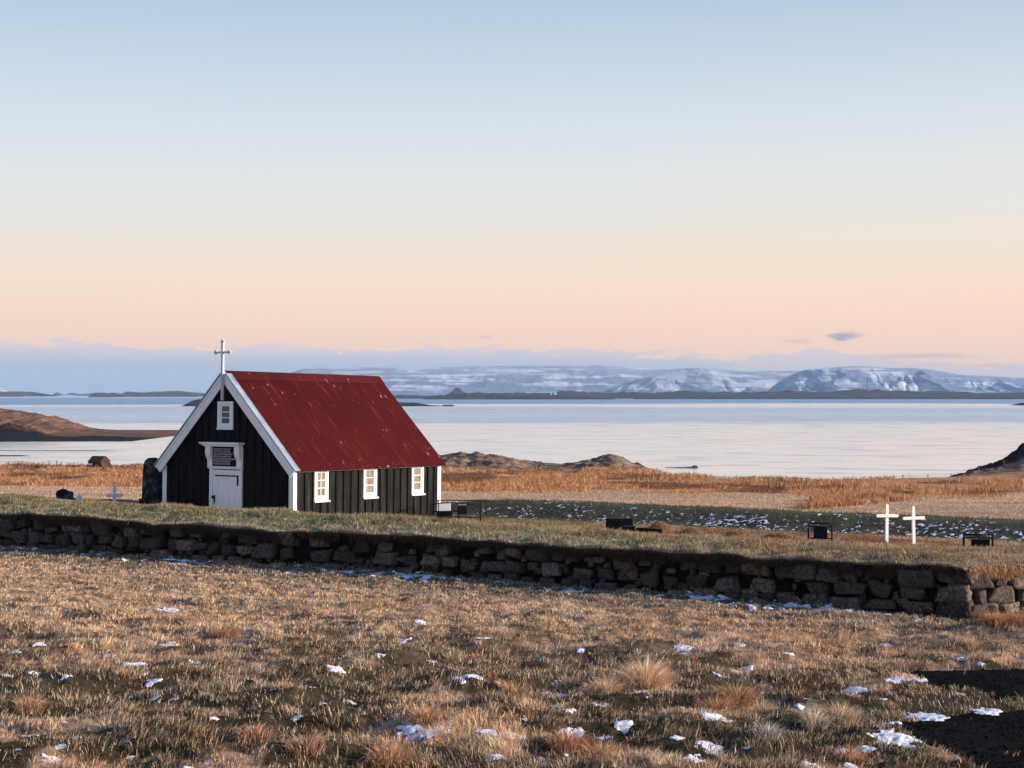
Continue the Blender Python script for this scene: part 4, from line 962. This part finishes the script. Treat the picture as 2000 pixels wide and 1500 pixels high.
for (x0, x1) in ((-3.17, -2.985), (-2.06, -1.87)):
    bk = MB(); bk.prism([(-.036, 1.90), (-.065, 1.95), (-.085, 2.02), (-.14, 2.10), (-.16, 2.17), (-.16, 2.375), (-.036, 2.375)], x0, x1, 'x')
    bk.box(x0, x1, -.065, -.0355, 1.802, 1.96); bk.box(x0-.008, x1+.008, -.17, -.0358, 2.20, 2.215)
    bk.build('bracket', m_white, ch, .004)
cn = MB(); cn.box(-3.31, -1.80, -.27, .0, 2.445, 2.495); cn.box(-3.27, -1.84, -.225, .0, 2.41, 2.444); cn.box(-3.22, -1.88, -.19, .0, 2.376, 2.409); cn.build('door_cornice', m_white, ch, .006)
sg = MB(); sg.box(-2.965, -2.075, -.062, -.036, 1.82, 2.37); sign = sg.build('inscription_board', m_black, ch)
lines = ['ÞÁ ÞÚ GENGUR Í GUÐSHÚS INN', 'GÆT ÞESS VEL, SÁL MÍN FRÓMA,', 'HÆÐ ÞÚ ÞAR EKKI HERRANN ÞINN', 'MEÐ HEGÐUN LÍKAMANS TÓMA.', 'BEYGÐU HOLDSINS OG HJARTANS KNÉ,', 'HEIT BÆN ÞÍN ÁSTARKVEÐJA SÉ.', 'HRÆSNIN MUN SÍST ÞÉR SÓMA.']
cu = bpy.data.curves.new('inscription', 'FONT'); cu.body = '\n'.join(lines); cu.size = .0725; cu.space_line = .99; cu.extrude = .001; cu.offset = .0012; cu.space_character = .93
tob = bpy.data.objects.new('inscription', cu); COL.objects.link(tob)
dg = bpy.context.evaluated_depsgraph_get(); me = bpy.data.meshes.new_from_object(tob.evaluated_get(dg)); bpy.data.objects.remove(tob)
m_let = simple('white_lettering', (.75, .75, .74), (.8, .8, .8), 3, .6, 0)
xs = [v.co.x for v in me.vertices]; ys = [v.co.y for v in me.vertices]; kx = .83/(max(xs)-min(xs)); ky = .48/(max(ys)-min(ys))
for v in me.vertices: v.co = (-2.935+(v.co.x-min(xs))*kx, -.0640, 1.86+(v.co.y-min(ys))*ky)
me.materials.clear(); me.materials.append(m_let)
ti = bpy.data.objects.new('inscription', me); COL.objects.link(ti); ti.parent = sign
# gable cross
cr = MB(); cx = -W/2; yF, yB = -OV-.115, -OV-.055
cr.box(cx-.036, cx+.036, yF, yB, 3.68, 5.33); cr.box(cx-.25, cx-.0365, yF+.004, yB-.004, 5.00, 5.055); cr.box(cx+.0365, cx+.25, yF+.004, yB-.004, 5.00, 5.055)
def disc(mb, x_, z_, r_): mb.prism([(x_+r_*math.cos(q*math.pi/6), z_+r_*math.sin(q*math.pi/6)) for q in range(12)], yF+.006, yB-.006, 'y')
for (ex, ez, dx, dz) in ((cx-.25, 5.027, -1, 0), (cx+.25, 5.027, 1, 0), (cx, 5.33, 0, 1)):
    disc(cr, ex+dx*.035, ez+dz*.035, .033)
    disc(cr, ex+dz*.038, ez+dx*.038 if dx else ez, .027); disc(cr, ex-dz*.038, ez-dx*.038 if dx else ez, .027)
cr.build('gable_cross', simple('grey_painted_iron', (.40, .43, .46), (.52, .54, .56), 5, .5, .1), ch)
# low stone footing
MB().box(-W-.02, .02, -.02, Lc+.02, -.6, -.28).build('foundation', m_footing, ch)

# ------------------------------------------------------------------ graves
def at(px, py, Y): return ((px-1000)/F*Y, Y, CAMZ-(py-HZ)/F*Y)
def m_per(Y): return Y/F
RZ = R(-30); RC = R(12)
# tall round-topped headstone
x_, y_, z_ = at(298, 988, 46.6); hs = empty('headstone', (x_, y_, z_), RZ)
tag(hs, 'tall black round topped headstone with pale lichen beside the church corner', 'headstone')
poly = [(-.345, .22), (.345, .22), (.315, .9), (.285, 1.20)]+[(.285*math.cos(a), 1.20+.265*math.sin(a)) for a in np.linspace(.15, math.pi-.15, 12)]+[(-.285, 1.20), (-.315, .9)]
MB().prism(poly, -.10, .12, 'y').build('slab', m_head, hs, .012)
MB().box(-.40, .40, -.17, .19, -.15, .22).build('plinth', m_head, hs, .015)
x2, y2, z2 = at(284, 986.5, 46.0)
tag(snow_mesh('snow_drift', [(x2, y2, .20, .12, .06)], 'small snow ridge at the foot of the tall black headstone'), cat='snow')
# boulder stone
x_, y_, z_ = at(127, 974, 48); v = stone(.21, .14, .17, .22, CSv)
q_ = CSv*np.array([.24, .15, .18]); q_[:, 2] = np.where(q_[:, 2] > -.02, q_[:, 2]*(1-.55*ss(-.12, .26, q_[:, 0]))*(1-.3*ss(-.1, -.24, q_[:, 0])), q_[:, 2]); sel = q_+rng.normal(0, .007, CSv.shape)
o = mesh_np('memorial_boulder', sel+np.array([0, 0, .12]), CSf, m_head, smooth=True); o.location = (x_, y_, z_); tag(o, 'small dark rounded boulder on the turf far left of the church', 'boulder')
x_, y_, z_ = at(155, 980, 47.5)
th = np.linspace(0, 2*math.pi, 15)[:-1]; pr = [(0.0, 0), (.09, 0), (.10, .08), (.085, .15), (.045, .20), (.02, .235)]
vs = [(r*math.cos(a)*1.05, r*math.sin(a), h) for r, h in pr[1:] for a in th]+[(0, 0, .25)]
fs = [(k*14+j, k*14+(j+1) % 14, (k+1)*14+(j+1) % 14, (k+1)*14+j) for k in range(4) for j in range(14)]+[(4*14+j, 4*14+(j+1) % 14, 70) for j in range(14)]
m_lan, g, p = mat('lantern_glass'); g.put(p.inputs['Base Color'], g.mix(g.noise(ocoord(g), 14, 3), (.75, .75, .72, 1), (.6, .6, .58, 1))); p.inputs['Roughness'].default_value = .2
o = MB().add(vs, fs).build('grave_lantern', m_lan, None, smooth=True); o.location = (x_, y_, z_); tag(o, 'small white lantern on the turf right of the dark boulder', 'lantern')
# plain white crosses
def white_cross(px, y0, y1, yarm, hw, Y, th_, label, rounded=True, rz=RC, tilt=0):
    x_, y_, z_ = at(px, y1, Y); c_ = empty('grave_cross', (x_, y_, z_), rot=(0, R(tilt), rz)); tag(c_, label, 'cross', 'white wooden grave crosses')
    k = m_per(Y); H_ = (y1-y0)*k; za = (y1-yarm)*k; hw_ = hw*k/math.cos(rz); t2 = th_*k/2
    def stick(L0, L1, vert):
        pts = []
        for i in range(9):
            a = math.pi*i/8; pts.append((t2*math.cos(a), L1-t2+t2*math.sin(a)))
        if vert: return [(t2, L0)]+pts+[(-t2, L0)]
        pts2 = [(-p_[1], p_[0]) for p_ in pts]; pts3 = [(p_[1], -p_[0]) for p_ in pts]
        return [(a, za+b) for a, b in pts3+pts2]
    MB().prism(stick(-.15, H_, True), -.025, .025, 'y').build('upright', m_white, c_, .004)
    MB().prism(stick(0, hw_, False), -.044, -.0255, 'y').build('crossbar', m_white, c_, .004)
    return c_
white_cross(224, 948, 988, 967, 16.5, 47.2, 6.6, 'small stout white cross left of the tall black headstone')
white_cross(1731, 984, 1057, 1007, 23, 37.8, 6.2, 'left one of the two tall thin white crosses in the yard', tilt=.8)
white_cross(1784, 988, 1061, 1011.5, 23, 37.4, 6.2, 'right one of the two tall thin white crosses in the yard', tilt=-1.0)
# arched iron frame with black plaque
def frame_grave(px0, px1, ytop, ybot, Y, plaque, label, arch=True, rail=None):
    k = m_per(Y); xc, y_, z_ = at((px0+px1)/2, ybot, Y); c_ = empty('grave_marker', (xc, y_, z_), R(-14)); tag(c_, label, 'grave marker')
    hw_ = (px1-px0)/2*k; H_ = (ybot-ytop)*k; r = .020; mb = MB()
    if arch:
        pts = [(-hw_, 0, -.1), (-hw_, 0, H_*.78), (-hw_*.93, 0, H_*.92), (-hw_*.78, 0, H_), (hw_*.78, 0, H_), (hw_*.93, 0, H_*.92), (hw_, 0, H_*.78), (hw_, 0, -.1)]
        mb.tube(pts, r)
    else:
        mb.tube([(-hw_, 0, -.1), (-hw_, 0, H_+r)], r*1.3); mb.tube([(hw_, 0, -.1), (hw_, 0, H_+r)], r*1.3); mb.tube([(-hw_, 0, H_), (hw_, 0, H_)], r)
    for zr in rail: mb.tube([(-hw_, 0, H_*zr), (hw_, 0, H_*zr)], r*.8)
    mb.build('iron_frame', m_iron, c_, smooth=True)
    a, b, c, d = plaque; MB().box(a*hw_, b*hw_, -.03, .03, c*H_, d*H_).build('plaque', m_black, c_, .006)
    return c_
frame_grave(1579, 1624, 1022, 1056, 37.6, (-.55, .62, .14, .78), 'arched black iron frame holding a square plaque left of the white crosses', True, (.14, .80))
fg = frame_grave(1883, 1937, 1044, 1076, 36.4, (-.50, .80, .06, .72), 'low rectangular black frame with a dark panel right of the white crosses', False, (.80, .10))
mb = MB(); mb.box(-.38, .34, -.32, .26, -.05, .035); mb.build('kerb', m_black, fg, .01)
# grave railing beside the church
x_, y_, z_ = at(868, 1021, 45.0); rl = empty('grave_railing', (x_, y_, z_), 0); tag(rl, 'black iron railing round a grave at the rear corner of the church', 'railing')
k = m_per(45.0); mb = MB()
def rp(px, py, dy=0): return ((px-868)*k, dy, (1021-py)*k)
fr_ = [((842, 984), (842, 1024)), ((896, 983), (896, 1026)), ((938.5, 985), (938.5, 1026))]
for (a, b) in fr_: mb.tube([rp(*a), rp(*b)], .022)
for (a, b) in (((842, 984.5), (858, 982.5)), ((858, 982.5), (887, 981.5)), ((887, 981.5), (896, 983.5)), ((896, 983.5), (938.5, 985.3)), ((842, 999.5), (896, 998)), ((886, 1009), (938.5, 1011))): mb.tube([rp(*a), rp(*b)], .018)
for (a, b) in (((919, 1011), (919, 1019.5)), ((919, 1019.5), (938.5, 1020.5))): mb.tube([rp(*a), rp(*b)], .014)
for px_ in (842, 938.5): mb.tube([rp(px_, 984.6), rp(px_+10, 983, 1.3)], .016); mb.tube([rp(px_+10, 983, 1.3), rp(px_+10, 1017, 1.3)], .018)
mb.tube([rp(852, 983, 1.3), rp(948.5, 983, 1.3)], .016)
mb.build('rails', m_iron, rl, smooth=True)
pl = MB(); pl.box((893.5-868)*k, (912-868)*k, -.05, -.02, (1021-1004.5)*k, (1021-987)*k); pl.build('plaque', m_black, rl, .005)
MB().box((894.5-868)*k, (911-868)*k, -.05, -.02, (1021-986.9)*k, (1021-984)*k).build('plaque_header', m_zinc, rl)
x_, y_, z_ = at(868, 1020, 45.7); k = m_per(45.7)
gb_ = empty('grave_marker', (x_, y_, z_), 0); tag(gb_, 'white panel on a black block inside the iron railing by the church', 'grave marker')
MB().box(-15*k, 16*k, -.15, .2, -.2, 21.5*k).build('base_block', m_black, gb_, .01)
MB().box(-11*k, 12*k, -.03, .03, 21.6*k, 37*k).build('panel', m_white, gb_, .006)
# black grave boxes
def gbox(px0, px1, ytop, ybot, Y, dep, rz, label, drop=0):
    k = m_per(Y); x_, y_, z_ = at((px0+px1)/2, ybot, Y); hw_ = (px1-px0)/2*k
    mb = MB(); H_ = (ybot-ytop)*k
    mb.prism([(-hw_, -.12), (hw_, -.12-drop), (hw_, H_-drop), (-hw_, H_)], 0, dep, 'y')
    o = mb.build('grave_block', m_black, None, .012); o.location = (x_, y_, z_); o.rotation_euler = (0, 0, rz); return tag(o, label, 'grave marker', 'low black grave blocks')
gbox(1183, 1236, 1013, 1028, 40.6, .22, R(-8), 'long low black block, largest of the group beyond the wall')
gbox(1214, 1240, 1028, 1041, 39.2, .22, R(-8), 'squat black block standing just in front of the long black one')
gbox(1242, 1292, 1031, 1041, 39.4, .18, R(-12), 'thin sloping black slab lying low right of the squat block', .03)
gbox(1184, 1194, 1036, 1042, 38.9, .15, R(-8), 'tiny black stub in the grass left of the squat block')
# pale slab at the right edge
x_, y_, z_ = at(1992, 1077, 36.0)
o = MB().box(-.22, .45, -.25, .3, -.1, .05).build('grave_slab', m_footing, None, .015); o.location = (x_, y_, z_); o.rotation_euler = (0, 0, RZ); tag(o, 'flat pale stone slab lying in the grass at the far right', 'grave slab')
# grass-covered mounds
MO = [(1290, 1030, 62, 15, 41.6), (1350, 1043, 62, 13, 39.8), (1440, 1048, 90, 15, 38.9), (1522, 1050, 90, 11, 38.6), (1215, 1040, 40, 9, 40.2)]
ML = ['orange grassy grave mound behind the black blocks', 'narrow brown grassy mound right of the thin black slab', 'broad dark grassy grave mound in the middle of the yard', 'low wide grassy mound left of the arched iron frame', 'small rough grass hump in front of the long black block']
for (px, py, wd, hh, Y0), lb in zip(MO, ML):
    x_, y_, z_ = at(px, py, Y0); k = m_per(Y0); z_ = float(ground(np.array([x_]), np.array([y_]))[0])
    nr, ns = 9, 28; a = np.arange(ns)/ns*2*math.pi; rr = (np.arange(1, nr+1)/nr)[:, None]
    XX = np.concatenate([[0], (rr*np.cos(a)*wd/2*k).ravel()]); YY = np.concatenate([[0], (rr*np.sin(a)*.55).ravel()]); rd_ = np.concatenate([[0], np.repeat(np.arange(1, nr+1)/nr, ns)])
    ZZ = hh*k*(np.cos(rd_*math.pi)+1)/2+.03*(fbm(XX*4+px, YY*4, 3, 5)-.5)*(1-rd_)-.03
    Fs = [(0, 1+j, 1+(j+1) % ns) for j in range(ns)]; Fq = [(1+q_*ns+j, 1+(q_+1)*ns+j, 1+(q_+1)*ns+(j+1) % ns, 1+q_*ns+(j+1) % ns) for q_ in range(nr-1) for j in range(ns)]
    cc = np.array([.24, .15, .08])*np.ones((len(XX), 3))
    root = empty('grave_mound', (x_, y_, z_), R(-10)); tag(root, lb, 'grave mound', 'grass grown grave mounds')
    mesh_np('earth_mound', np.stack([XX, YY, ZZ], -1), [np.array(Fs), np.array(Fq)], m_ground, root, colors=cc, smooth=True)
    nb = 1800; aa = rng.random(nb)*6.283; r_ = np.sqrt(rng.random(nb)); bx, by = r_*np.cos(aa)*wd/2*k, r_*np.sin(aa)*.55
    bz = hh*k*(np.cos(r_*math.pi)+1)/2-.02
    o = blades('mound_grass', bx, by, bz, .04+.05*rng.random(nb), .013+0*bx, np.cos(aa+1), np.sin(aa+1), np.clip(rng.normal(.6, .2, nb), .1, .95), jitter(np.broadcast_to(np.array([.36, .22, .11]), (nb, 3)), nb, .45), root); o['kind'] = 'stuff'

# ------------------------------------------------------------------ ruined hut by the shore, rubble, fences
Yh = 101.0; k = m_per(Yh); x_, y_, z_ = at(194, 909.5, Yh); hut = empty('stone_hut', (x_, y_, z_), R(-22)); tag(hut, 'small dark stone hut with rusty iron roof by the water', 'hut')
w2, d2 = 16*k, .50
MB().prism([(-w2*1.35, -.3), (w2*1.3, -.3), (w2*1.12, .05), (w2*.88, .30), (-w2*.88, .30), (-w2*1.15, .05)], -.5, .5, 'y').build('wall', m_drystone, hut, .03)
MB().prism([(-.60, .27), (.60, .27), (.05, .64), (-.05, .64)], -w2*.95, w2*.95, 'x').build('roof', m_rust, hut, .01)
MB().box(-w2*.9, -w2*.25, -.56, -.51, .05, .17).build('plank', m_white, hut)
rub = []
for i, (px, py, r) in enumerate([(170, 909, .10), (163, 909.5, .07), (216, 906.5, .10), (222, 907, .08), (229, 907, .10), (236, 907.5, .09), (243, 907.5, .09), (250, 908.5, .10), (254, 909, .07), (203, 909, .09), (177, 907, .13), (183, 908.5, .11), (211, 906, .13), (190, 909, .10)]):
    X_, Y_, Z_ = at(px, py, Yh-.6+random.uniform(-.3, .3)); v = stone(r, r*.8, r*.7, .2)
    o = mesh_np('rubble_stone', v, CSf, m_drystone, smooth=False); o.location = (X_, Y_, float(ground(np.array([X_]), np.array([Y_]))[0])+r*.35)
    tag(o, 'fallen dark stone in the rubble around the stone hut by the water', 'stone', 'fallen stones around the shore hut')
def fence(pts, Ys, hpx, label, wire=True):
    P_ = []
    for (px, py), Y_, h in zip(pts, Ys, hpx):
        X_ = (px-1000)/F*Y_; zg = float(ground(np.array([X_]), np.array([Y_]))[0]); P_.append((X_, Y_, zg, max(.35, (CAMZ-(py-h-HZ)/F*Y_)-zg)))
    root = empty('wire_fence', P_[0][:3], 0); tag(root, label, 'fence', 'wire fences near the shore'); o0 = Vector(P_[0][:3])
    for (X_, Y_, zg, h) in P_:
        b = Vector((X_, Y_, zg))-o0; MB().tube([tuple(b+Vector((0, 0, -.15))), tuple(b+Vector((.01, 0, h)))], .035, 6, .028).build('post', m_wpost, root)
    if wire:
        mb = MB()
        for q in (.45, .85):
            mb.tube([tuple(Vector((X_, Y_, zg+h*q))-o0) for (X_, Y_, zg, h) in P_], .006, 4)
        mb.build('wire', m_iron, root)
fence([(17, 908), (44, 907.5), (66, 908), (84, 908), (96, 908), (111, 907.5), (120, 908), (144, 908)], [101, 101, 101, 101, 101, 101, 101, 101], [7, 8, 5, 6, 5, 8, 5, 5], 'thin wire fence along the water left of the stone hut')
fence([(1613, 947), (1616, 947), (1639, 946), (1652, 946), (1660, 946), (1710, 945), (1763, 943), (1812, 943), (1857, 939), (1911, 938), (1960, 937), (2040, 930)], [88, 88, 88, 88, 88, 88, 88, 92, 96, 97, 98, 100], [8, 11, 6, 6, 7, 10, 8, 8, 9, 9, 8, 8], 'line of thin fence posts following the shoreline towards the dark hill')
fence([(1492, 958), (1501, 957), (1517, 958), (1528, 957), (1542, 958), (1554, 958), (1566, 958), (1575, 958)], [72, 72, 72, 72, 72, 72, 72, 72], [7, 17, 9, 9, 7, 11, 7, 5], 'short row of old fence posts standing in the tall orange grass')
fence([(1669, 965), (1846, 971)], [68, 66], [13, 12], 'two lone fence posts in the orange grass beyond the white crosses', False)
# far signs of life on the long island
def farm(px, py, Y_, w_, h_, label):
    k = m_per(Y_); X_, y2_, z2_ = at(px, py, Y_); c_ = empty('farmhouse', (X_, y2_, z2_), 0); tag(c_, label, 'house')
    MB().box(-w_/2*k, w_/2*k, -6, 6, -h_*k, h_*k*.5).build('wall', m_white, c_)
    MB().prism([(-6.5, h_*k*.5), (6.5, h_*k*.5), (0, h_*k)], -w_/2*k, w_/2*k, 'x').build('roof', m_zinc, c_)
farm(1085, 768.4, 3330, 4, 2.4, 'tiny white farmhouse on the dark island under the mountains')
farm(1077, 769.0, 3330, 2.4, 1.6, 'tiny pale outbuilding left of the white island farmhouse')
X_, Y_, Z_ = at(1694, 762, 3600); k = m_per(3600)
o = MB().tube([(0, 0, -10), (0, 0, 29*k)], .55, 6, .35).build('radio_mast', m_iron, None); o.location = (X_, Y_, Z_); tag(o, 'very tall thin mast on the dark island in front of the right mountain', 'mast')

# ------------------------------------------------------------------ haze
m_haze = bpy.data.materials.new('haze'); m_haze.use_nodes = True; nt = m_haze.node_tree; nt.nodes.clear()
pv = nt.nodes.new('ShaderNodeVolumePrincipled'); pv.inputs['Color'].default_value = (.50, .72, 1.0, 1); pv.inputs['Density'].default_value = 6.0e-5; pv.inputs['Anisotropy'].default_value = 0
oo = nt.nodes.new('ShaderNodeOutputMaterial'); nt.links.new(pv.outputs[0], oo.inputs['Volume'])
hb = MB().box(-12800, 12800, -300, 12800, -16, 190).build('haze', m_haze); tag(hb, 'thin blue haze over the sea and mountains', 'haze', kind='stuff')
sc.cycles.volume_max_steps = 64
sc.cycles.use_denoising = True
sc.cycles.max_bounces = 6; sc.cycles.transparent_max_bounces = 8
